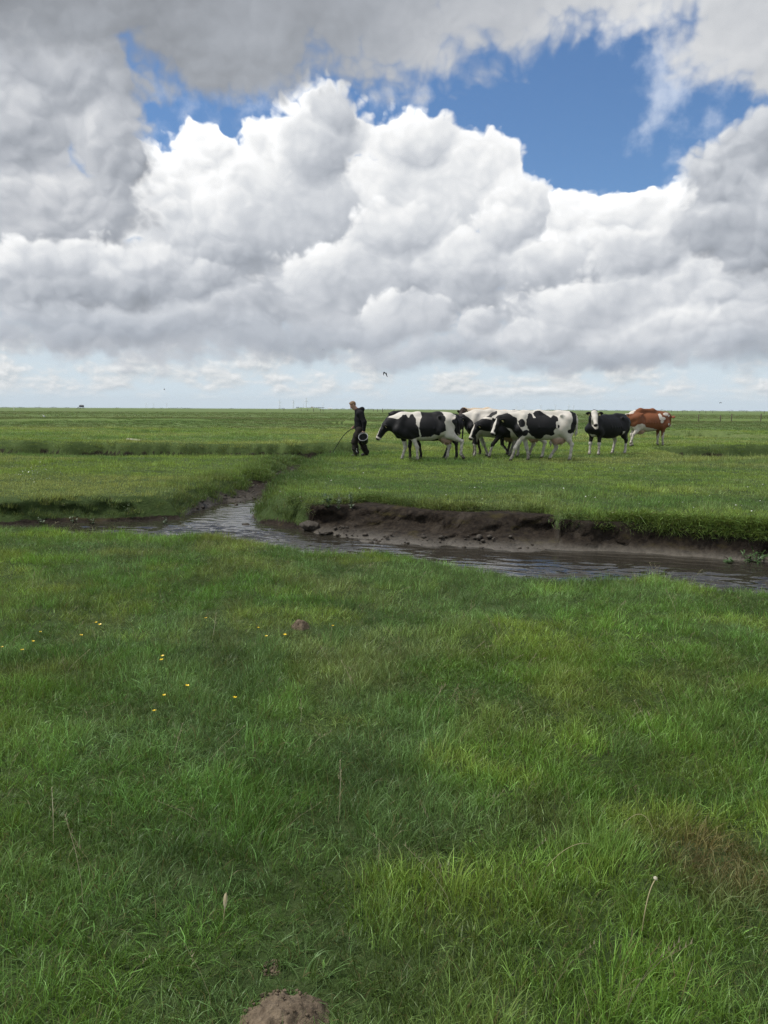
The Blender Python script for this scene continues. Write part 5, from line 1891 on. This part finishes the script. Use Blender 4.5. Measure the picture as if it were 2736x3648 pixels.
# small white flowers sprinkled over the far pasture
fv, ff = [], []
pts = []
for i in range(260):
    if i < 60:
        pts.append(on_ground(random.gauss(85, 60), random.gauss(1685, 14), 0.06))
    else:
        pts.append(on_ground(random.uniform(700, 2736), random.uniform(1650, 1900), 0.06))
for q in pts:
    z_, s0, w0, h0_ = land(np.array([q[0]]), np.array([q[1]]))
    if s0[0] > 0.3 or z_[0] < -0.1: continue
    r_ = random.uniform(0.008, 0.016); b = len(fv); zc = z_[0] + random.uniform(0.05, 0.09)
    fv.append((q[0], q[1], zc + 0.004))
    tx, ty = random.gauss(0, 0.3), random.gauss(-0.3, 0.3)
    for j in range(7):
        a = 6.283 * j / 7
        fv.append((q[0] + r_ * math.cos(a), q[1] + r_ * math.sin(a), zc + r_ * (tx * math.cos(a) + ty * math.sin(a))))
    ff += [(b, b + 1 + j, b + 1 + (j + 1) % 7) for j in range(7)]
o = mesh_obj('daisies', fv, ff, M_WHITE)
tag(o, 'tiny white daisies sprinkled over the grazed grass', 'daisies', kind='stuff')

# ------------------------------------------------------------------ birds
M_GULL = plain('white_feathers', (0.75, 0.75, 0.73), 0.6, 0.2, 0.06)
M_DARKF = plain('dark_feathers', (0.022, 0.024, 0.028), 0.6, 0.2, 0.3)
M_GREYF = plain('grey_feathers', (0.20, 0.22, 0.25), 0.6, 0.2, 0.2)
M_BEAK = plain('beak', (0.35, 0.18, 0.04), 0.5, 0.3, 0.1)


def flying_bird(loc, span, yaw, roll, flap, lab, grp=None, mats=(M_GREYF, M_DARKF)):
    r = empty('bird', loc, yaw)
    B = Body((-0.3, -0.12, -0.12), (0.34, 0.12, 0.12), 0.012)
    B.chain([(-0.22, 0, 0.0), (-0.05, 0, 0), (0.12, 0, 0.01), (0.22, 0, 0.02)], [0.03, 0.07, 0.065, 0.035], 0.04)
    B.ball((0.25, 0, 0.03), (0.045, 0.036, 0.036), 0.02)
    B.limb((0.28, 0, 0.025), (0.325, 0, 0.018), 0.014, 0.005, 0.01)
    B.limb((-0.2, 0, 0.0), (-0.28, 0, 0.0), 0.045, 0.06, 0.02, ((0, 0, 1), 0.25))
    V, Q = B.skin()
    fast_mesh('body', V, Q, mats[0], r)
    for s in (-1, 1):
        vs, fs = [], []
        st = [(0.05, 0.10, -0.12, 0.0), (0.45, 0.16, -0.08, flap[0]), (0.72, 0.10, -0.10, flap[0] * 0.9 + flap[1]), (1.0, -0.10, -0.14, flap[0] * 0.5 + flap[1] * 2.2)]
        for (u, fx, bx, z) in st:
            for d in (0.008, -0.008):
                vs += [(fx, s * u * 0.62, z * 0.62 + d), (0.5 * (fx + bx), s * u * 0.62, z * 0.62 + d * 1.6 + 0.012), (bx, s * u * 0.62, z * 0.62)]
        for i in range(3):
            b = i * 6
            fs += [(b, b + 1, b + 7, b + 6), (b + 1, b + 2, b + 8, b + 7), (b + 3, b + 9, b + 10, b + 4), (b + 4, b + 10, b + 11, b + 5), (b, b + 6, b + 9, b + 3), (b + 2, b + 5, b + 11, b + 8)]
        mesh_obj('wing', vs, fs, mats[1], r)
    k = span / 1.24
    r.scale = (k, k, k)
    r.rotation_euler = (roll, 0, yaw)
    tag(r, lab, 'bird', grp)


flying_bird(at_dist(1372, 1329, 75), 0.75, rad(150), rad(10), (0.18, -0.42), 'bird with drooping dark wings flying over the man', 'birds in the air')
for px, py, d_, yw_ in ((585, 1386, 180, 20), (2567, 1434, 170, 190), (1153, 1244, 210, 80)):
    flying_bird(at_dist(px, py, d_), 0.75, rad(yw_), rad(8), (0.15, -0.3), 'tiny dark bird far off in the sky', 'birds in the air')


def standing_bird(px, py, h_, lab, zoff=0.0):
    x, y = place(px, py)
    r = empty('gull', (x, y, ground_z(x, y) + zoff), rad(200))
    B = Body((-0.34, -0.12, 0.06), (0.24, 0.12, 0.50), 0.012)
    B.chain([(-0.22, 0, 0.17), (-0.02, 0, 0.21), (0.08, 0, 0.27)], [0.04, 0.09, 0.065], 0.04)
    B.chain([(0.08, 0, 0.28), (0.11, 0, 0.36)], [0.05, 0.038], 0.03)
    B.ball((0.125, 0, 0.39), (0.05, 0.04, 0.042), 0.02)
    V, Q = B.skin()
    fast_mesh('body', V, Q, M_GULL, r)
    for s in (-1, 1):
        tube('leg', [(0.0, 0.03 * s, 0.16), (0.01, 0.03 * s, 0.0)], 0.008, M_BEAK, r, 5)
        B = Body((-0.34, -0.14, 0.1), (0.14, 0.14, 0.34), 0.012)
        B.chain([(0.06, 0.068 * s, 0.25), (-0.1, 0.07 * s, 0.22), (-0.29, 0.03 * s, 0.17)], [0.035, 0.05, 0.012], 0.02, ((0, 1, 0), 0.4))
        V, Q = B.skin()
        fast_mesh('wing', V, Q, M_GREYF, r)
    tube('beak', [(0.16, 0, 0.385), (0.225, 0, 0.37)], 0.012, M_BEAK, r, 6, 0.3)
    k = h_ / 0.44
    r.scale = (k, k, k)
    tag(r, lab, 'gull', 'gulls in the pasture')


standing_bird(2477, 1546, 0.36, 'white gull standing on the rim of the dark ditch beyond the cattle')
standing_bird(157, 1491, 0.45, 'white gull far out on the pasture before the stilt hut', 0.05)

# pale plank at the ditch
M_PLANK = plain('weathered_plank', (0.42, 0.40, 0.34), 0.8, 0.2, 0.3, 6, 0.4)
x, y = place(478, 1594)
v, f = [], []
for i in range(7):
    t = i / 6
    for (a, b) in ((-0.06, 0), (0.06, 0.005), (0.055, 0.03), (-0.05, 0.035)):
        v.append(((t - 0.5) * 0.62, a * (1 - 0.2 * t), b + 0.012 * math.sin(5 * t) + 0.06))
for i in range(6):
    for j in range(4):
        f.append((i * 4 + j, i * 4 + (j + 1) % 4, (i + 1) * 4 + (j + 1) % 4, (i + 1) * 4 + j))
f += [(0, 1, 2, 3), (27, 26, 25, 24)]
o = mesh_obj('plank', v, f, M_PLANK, None, False)
y += 2.6
o.location = (x * (y / (y - 2.6)), y, ground_z(x, y) + 0.02); o.rotation_euler = (0.5, 0.06, 0.1)
tag(o, 'pale weathered plank lying on the ditch bank beyond the muddy gully', 'plank')

# ------------------------------------------------------------------ fence posts
M_POST = plain('grey_fence_wood', (0.115, 0.095, 0.072), 0.85, 0.15, 0.35, 8, 0.4)
M_WPOST = plain('white_marker_post', (0.72, 0.72, 0.70), 0.6, 0.3, 0.08)


def post(px, ybot, h_, lab, grp, mat=M_POST, r_=0.055, dist=None, lean=0.0):
    if dist is None:
        x, y = place(px, ybot)
    else:
        p = at_dist(px, 1465, dist); x, y = p.x, p.y
    n = 8
    v, f = [], []
    for z, k in ((-0.3, 1.0), (h_ * 0.5, 0.96), (h_ - 0.03, 0.92), (h_, 0.6)):
        for i in range(n):
            a = 6.283 * i / n
            rr = r_ * k * (1 + 0.12 * math.sin(3 * a + z))
            v.append((rr * math.cos(a) + lean * z, rr * math.sin(a), z))
    for j in range(3):
        for i in range(n):
            f.append((j * n + i, j * n + (i + 1) % n, (j + 1) * n + (i + 1) % n, (j + 1) * n + i))
    f.append(tuple(range(3 * n, 4 * n)))
    o = mesh_obj('fence_post', v, f, mat, None, True)
    o.location = (x, y, ground_z(x, y))
    tag(o, lab, 'post', grp)
    return o


for px, yb, h_ in ((2489, 1502, 1.05), (2566, 1502, 0.95), (2605, 1503, 1.15), (2710, 1504, 1.15)):
    post(px, yb, h_, 'weathered grey fence post standing by the farther ditch', 'fence posts by the farther ditch', r_=0.07, lean=random.uniform(-0.05, 0.05))
post(2722, 1475, 1.5, 'tall grey post on the skyline beyond the fence posts by the ditch', 'posts on the skyline', r_=0.16)
for px, d_, h_ in ((2340, 640, 1.5), (2392, 620, 1.7), (2413, 600, 1.5), (2431, 590, 1.6), (2448, 600, 1.5), (2492, 560, 1.4), (2515, 520, 1.7), (2539, 560, 1.6), (2600, 600, 1.4), (2660, 640, 1.4),
                   (1095, 520, 1.6), (1117, 420, 1.6), (1142, 500, 1.5), (1151, 460, 1.6), (1011, 560, 1.6), (1073, 600, 1.5), (950, 620, 1.5), (1330, 520, 1.5), (1345, 480, 1.6), (1404, 500, 1.5), (1363, 380, 1.9)):
    post(px, 0, h_, 'small dark fence post on the skyline beyond the red brown cow' if px > 2000 else 'small dark fence post near the skyline by the man and the farm mound', 'posts on the skyline', r_=0.15, dist=d_)
post(50, 1462, 2.2, 'white marker pole standing alone near the skyline', None, M_WPOST, r_=0.17, dist=440)

# ------------------------------------------------------------------ stilt hut
M_HUT = plain('tarred_hut_boards', (0.045, 0.047, 0.05), 0.85, 0.15, 0.3, 1.0)
M_ROOF = plain('hut_roof', (0.10, 0.105, 0.11), 0.7, 0.3, 0.2, 1.0)


def box_mesh(name, lo, hi, mat, parent):
    x0, y0, z0 = lo; x1, y1, z1 = hi
    v = [(x0, y0, z0), (x1, y0, z0), (x1, y1, z0), (x0, y1, z0), (x0, y0, z1), (x1, y0, z1), (x1, y1, z1), (x0, y1, z1)]
    f = [(3, 2, 1, 0), (4, 5, 6, 7), (0, 1, 5, 4), (1, 2, 6, 5), (2, 3, 7, 6), (3, 0, 4, 7)]
    return mesh_obj(name, v, f, mat, parent, False)


p = at_dist(290, 1452, 950)
hut = empty('stilt_hut', (p.x, p.y, ground_z(p.x, p.y)))
for sx in (-2.0, 2.2):
    for sy in (-1.8, 1.8):
        tube('leg', [(sx * 1.05, sy, -0.4), (sx, sy, 2.3)], 0.16, M_HUT, hut, 6)
for sy in (-1.8, 1.8):
    tube('cross_brace', [(-2.0, sy, 0.5), (2.2, sy, 2.2)], 0.08, M_HUT, hut, 5)
box_mesh('platform', (-3.3, -2.4, 2.3), (3.0, 2.4, 2.5), M_HUT, hut)
box_mesh('cabin', (-1.9, -1.9, 2.503), (2.3, 1.9, 4.0), M_HUT, hut)
mesh_obj('roof', [(-2.4, -2.3, 3.9), (2.8, -2.3, 3.9), (2.8, 2.3, 3.9), (-2.4, 2.3, 3.9), (-1.4, 0, 4.9), (1.9, 0, 4.9)],
         [(0, 1, 5, 4), (1, 2, 5), (2, 3, 4, 5), (3, 0, 4), (3, 2, 1, 0)], M_ROOF, hut, False)
for s in (-0.5, 0.5):
    tube('stair_rail', [(-5.9, s, 0.0), (-3.2, s, 2.4)], 0.12, M_HUT, hut, 5)
for k in range(8):
    t = (k + 0.5) / 8
    box_mesh('stair_tread', (-5.9 + 2.7 * t - 0.15, -0.5, 2.4 * t), (-5.9 + 2.7 * t + 0.15, 0.5, 2.4 * t + 0.06), M_HUT, hut)
tag(hut, 'dark wooden hut on stilts with a sloping stair on the skyline', 'hut')

# ------------------------------------------------------------------ wind turbines
M_TURB = plain('turbine_white', (0.80, 0.81, 0.82), 0.5, 0.3, 0.03, 0.1)


def turbine_meshes():
    def tower():
        v, f, n = [], [], 12
        for z, r_ in ((0, 3.0), (30, 2.5), (62, 1.8)):
            for i in range(n):
                a = 6.283 * i / n; v.append((r_ * math.cos(a), r_ * math.sin(a), z))
        for j in range(2):
            for i in range(n):
                f.append((j * n + i, j * n + (i + 1) % n, (j + 1) * n + (i + 1) % n, (j + 1) * n + i))
        return v, f

    def nac():
        v, f = [], []
        for y_, r_ in ((-3.4, 0.3), (-2.8, 1.1), (-1.5, 1.5), (2.5, 1.5), (4.5, 1.0)):
            for i in range(8):
                a = 6.283 * i / 8; v.append((r_ * math.cos(a), y_, 62.8 + r_ * math.sin(a)))
        for j in range(4):
            for i in range(8):
                f.append((j * 8 + (i + 1) % 8, j * 8 + i, (j + 1) * 8 + i, (j + 1) * 8 + (i + 1) % 8))
        f += [tuple(range(7, -1, -1))[::-1], tuple(range(39, 31, -1))]
        return v, f

    def blade():
        v, f = [], []
        for t, c, th in ((0.0, 0.7, 0.6), (0.08, 0.9, 0.6), (0.22, 2.4, 0.5), (0.6, 1.6, 0.35), (1.0, 0.6, 0.12)):
            z = 0.8 + 24 * t
            v += [(-c * 0.6, -th, z), (c, 0, z), (-c * 0.6, th, z)]
        for i in range(4):
            b = i * 3
            for j in range(3):
                f.append((b + j, b + (j + 1) % 3, b + 3 + (j + 1) % 3, b + 3 + j))
        f.append((12, 13, 14))
        return v, f
    out = []
    for nm, fn in (('tower', tower), ('nacelle', nac), ('blade', blade)):
        v, f = fn()
        me = bpy.data.meshes.new(nm); me.from_pydata(v, [], f); me.shade_smooth(); me.materials.append(M_TURB)
        out.append(me)
    return out


TT = turbine_meshes()


def turbine(px, hub_px, dist, spin, lab, grp):
    p = at_dist(px, 1460, dist)
    r = empty('wind_turbine', (p.x, p.y, -0.5), rad(random.uniform(-45, 45)))
    for me in TT[:2]:
        o = bpy.data.objects.new(me.name, me); COL.objects.link(o); o.parent = r
    for k in range(3):
        o = bpy.data.objects.new('blade', TT[2]); COL.objects.link(o); o.parent = r
        o.location = (0, -3.0, 62.8); o.rotation_euler = (0, rad(spin + 120 * k), 0)
    k = hub_px / FPX * dist / 62.8
    r.scale = (k, k, k)
    tag(r, lab, 'wind turbine', grp)


for px, hp, sp in ((521, 15, 200), (548, 15.5, 0), (593, 15.5, 10), (141, 11, 30)):
    turbine(px, hp, 7800, sp, 'white wind turbine on the skyline between stilt hut and farm mound' if px > 300 else 'faint lone wind turbine on the skyline between stilt hut and white marker pole', 'wind turbines beyond the stilt hut' if px > 300 else None)
for px, hp, sp in ((997, 26, 0), (1045, 26, 15), (1082, 19, 50), (1091, 30, 5), (1151, 17, 170)):
    turbine(px, hp, 6000, sp, 'white wind turbine behind the farm mound on the skyline', 'wind turbines behind the farm mound')
for px, hp, sp in ((1839, 13, 20), (1864, 14, 100), (1927, 17, 60), (1978, 17, 0), (2026, 18, 10), (2043, 16, 5)):
    turbine(px, hp, 8000, sp, 'pale wind turbine on the skyline above the patched cows', 'wind turbines above the cows')

# ------------------------------------------------------------------ farm mound, barn and far trees
M_MOUND = material('mound_turf', lambda: principled(mixc(noise(objpos(), 0.08, 4.0, 0.6), (0.13, 0.19, 0.06), (0.19, 0.24, 0.09)), 0.9, 0.1))
M_FARTREE = material('far_foliage', lambda: principled(mixc(ramp(noise(objpos(), 0.6, 4.0, 0.7), 0.35, 0.65), (0.020, 0.036, 0.016), (0.055, 0.085, 0.035)), 0.9, 0.1))
M_TRUNK = plain('far_trunk', (0.05, 0.04, 0.03), 0.9, 0.1, 0.2, 1.0)
MD = 3400.0
mpx = MD / FPX
pc = at_dist(1098, 1458, MD)
v, f = [], []
for j in range(9):
    t = j / 8
    for i in range(48):
        a = 6.283 * i / 48
        v.append((t * 72 * math.cos(a), t * 40 * math.sin(a), 5.2 * (1 - sstep(0.45, 1.0, t)) - 0.4 * (j == 8) + 0.6 * (vnoise(np.array(a * 2), np.array(t * 3), 1.0) - 0.5) * (t < 0.9)))
for j in range(8):
    for i in range(48):
        f.append((j * 48 + i, (j + 1) * 48 + i, (j + 1) * 48 + (i + 1) % 48, j * 48 + (i + 1) % 48))
o = mesh_obj('mound', v, f, M_MOUND)
o.location = (pc.x, pc.y, ground_z(pc.x, pc.y))
tag(o, 'pale green mound with farm and trees on the skyline', 'mound', kind='structure')


def far_tree(x, y, z, w_, h_, lab, grp, seed, many=5):
    r_ = random.Random(seed)
    root = empty('tree', (x, y, z))
    tube('trunk', [(0, 0, -0.3), (0.1, 0, h_ * 0.5)], 0.25, M_TRUNK, root, 6, 0.6)
    V_, F_ = [], []
    n = 0
    for k in range(420):
        a = r_.random() * 6.283; b = math.acos(r_.uniform(-0.6, 1)); q = r_.random() ** 0.4
        lob = 0.8 + 0.25 * math.sin(3 * a + seed)
        x_, y_, z_ = w_ * 0.5 * lob * q * math.sin(b) * math.cos(a), w_ * 0.5 * lob * q * math.sin(b) * math.sin(a), h_ * 0.56 + h_ * 0.42 * q * math.cos(b) * lob
        s_ = r_.uniform(0.3, 0.75) * h_ / 9
        for m_ in range(3):
            V_.append((x_ + r_.uniform(-s_, s_), y_ + r_.uniform(-s_, s_), z_ + r_.uniform(-s_, s_)))
        F_.append((n, n + 1, n + 2)); n += 3
    mesh_obj('crown', V_, F_, M_FARTREE, root, False)
    tag(root, lab, 'tree', grp)


for px, w_, h_ in ((1057, 9, 6.5), (1063, 9, 7.5), (1072, 10, 6), (1080, 10, 5), (1096, 12, 5), (1103, 10, 5), (1120, 11, 6), (1127, 11, 6.5), (1134, 12, 7), (1141, 12, 7), (1148, 11, 6.5), (1153, 10, 6)):
    q = at_dist(px, 1458, MD - 8)
    far_tree(q.x, q.y, ground_z(q.x, q.y) + 2.0, w_, h_ + 1.0, 'dark bushy tree on the farm mound', 'trees on the farm mound', int(px))

M_WALLW = plain('white_barn_wall', (0.80, 0.80, 0.78), 0.6, 0.2, 0.04, 0.1)
M_BROOF = plain('pale_barn_roof', (0.62, 0.63, 0.63), 0.6, 0.3, 0.08, 0.1)


def barn(px, py, dist, w_, d_, hw, hr, lab, nm, z_off, wm, rm, door):
    p = at_dist(px, py, dist)
    r = empty(nm, (p.x, p.y, ground_z(p.x, p.y) + z_off), rad(12))
    x0, x1 = -w_ / 2, w_ / 2
    mesh_obj('wall', [(x0, -d_ / 2, -0.5), (x1, -d_ / 2, -0.5), (x1, d_ / 2, -0.5), (x0, d_ / 2, -0.5), (x0, -d_ / 2, hw), (x1, -d_ / 2, hw), (x1, d_ / 2, hw), (x0, d_ / 2, hw), (x0, 0, hw + hr), (x1, 0, hw + hr)],
             [(0, 1, 5, 4), (1, 2, 6, 9, 5), (2, 3, 7, 6), (3, 0, 4, 8, 7)], wm, r, False)
    e = 0.5
    mesh_obj('roof', [(x0 - e, -d_ / 2 - e, hw - 0.1), (x1 + e, -d_ / 2 - e, hw - 0.1), (x1 + e, 0, hw + hr + 0.25), (x0 - e, 0, hw + hr + 0.25), (x0 - e, d_ / 2 + e, hw - 0.1), (x1 + e, d_ / 2 + e, hw - 0.1)],
             [(0, 1, 2, 3), (3, 2, 5, 4)], rm, r, False)
    for k in range(door):
        xx = x0 + w_ * (k + 0.5) / door
        box_mesh('door' if k == 1 else 'window', (xx - w_ * 0.05, -d_ / 2 - 0.06, 0.0 if k == 1 else hw * 0.4), (xx + w_ * 0.05, -d_ / 2 + 0.05, hw * 0.75), M_HUT, r)
    tag(r, lab, 'building')


barn(1176, 1460, 3400, 19, 12, 3.2, 2.4, 'low white barn on the skyline beside the farm mound', 'barn', 0, M_WALLW, M_BROOF, 3)
barn(1112, 1457, 3395, 9, 8, 3.4, 3.4, 'pale gabled farmhouse among trees on the mound', 'farmhouse', 3.2, plain('cream_house_wall', (0.55, 0.52, 0.44), 0.7, 0.2, 0.05, 0.1), plain('thatch', (0.22, 0.19, 0.15), 0.9, 0.1, 0.2, 0.3), 3)

# woods and hedges far off along the skyline: one mass
V_, F_ = [], []
n = 0
for (px, wpx, hpx) in ((20, 30, 2), (75, 25, 2.5), (135, 26, 2), (190, 26, 3), (240, 20, 2), (418, 18, 2.5), (545, 10, 2), (575, 12, 2.5), (612, 30, 2.5), (640, 46, 3), (670, 30, 2), (825, 14, 2), (1000, 18, 3), (1010, 12, 3.5),
                       (1222, 18, 5), (1200, 14, 2), (1250, 20, 1.5), (1320, 30, 2), (1380, 40, 2), (1960, 30, 5), (1990, 30, 3.5), (2030, 26, 4), (2060, 40, 2.5), (2120, 20, 3), (2150, 30, 3.5), (2200, 20, 2), (2340, 14, 3), (2360, 26, 5), (2385, 20, 3),
                       (2440, 18, 3), (2470, 24, 4), (2503, 12, 5), (2540, 30, 2.5), (2602, 24, 5.5), (2640, 18, 4.5), (2656, 16, 5.5), (2700, 30, 3), (2760, 40, 4), (-60, 60, 3), (2850, 60, 4)):
    D_ = random.uniform(4300, 5600); s0 = D_ / FPX
    p = at_dist(px, 1460, D_)
    for k in range(int(60 + wpx * 9)):
        u = random.uniform(-1, 1); hh = hpx * s0 * (1 - abs(u) ** 3) * random.uniform(0.75, 1.1) * (0.8 + 0.25 * math.sin(u * 9 + px))
        x_, y_, z_ = p.x + u * wpx * 0.5 * s0, p.y + random.uniform(-12, 12), random.random() ** 0.6 * hh
        r_ = random.uniform(0.7, 1.7)
        for m_ in range(3):
            V_.append((x_ + random.uniform(-r_, r_), y_ + random.uniform(-r_, r_), z_ + random.uniform(-r_, r_) * 0.8))
        F_.append((n, n + 1, n + 2)); n += 3
o = fast_mesh('distant_woods', V_, F_, M_FARTREE, None, False)
tag(o, 'blue grey woods and hedges along the skyline', 'woods', kind='stuff')

# ------------------------------------------------------------------ haze
HZ = material('haze_air', lambda: principled((1, 1, 1)))
nt = HZ.node_tree
nt.nodes.clear()
ho = nt.nodes.new('ShaderNodeOutputMaterial'); pv_ = nt.nodes.new('ShaderNodeVolumePrincipled')
pv_.inputs['Color'].default_value = (0.80, 0.90, 1.0, 1)
pv_.inputs['Density'].default_value = 4.5e-5
pv_.inputs['Anisotropy'].default_value = 0.0
nt.links.new(pv_.outputs[0], ho.inputs['Volume'])
HB = 11900.0
hz = box_mesh('haze', (-HB, -HB, -1.9), (HB, HB, 130.0), HZ, None)
tag(hz, 'thin pale air that veils the far skyline', 'haze', kind='stuff')
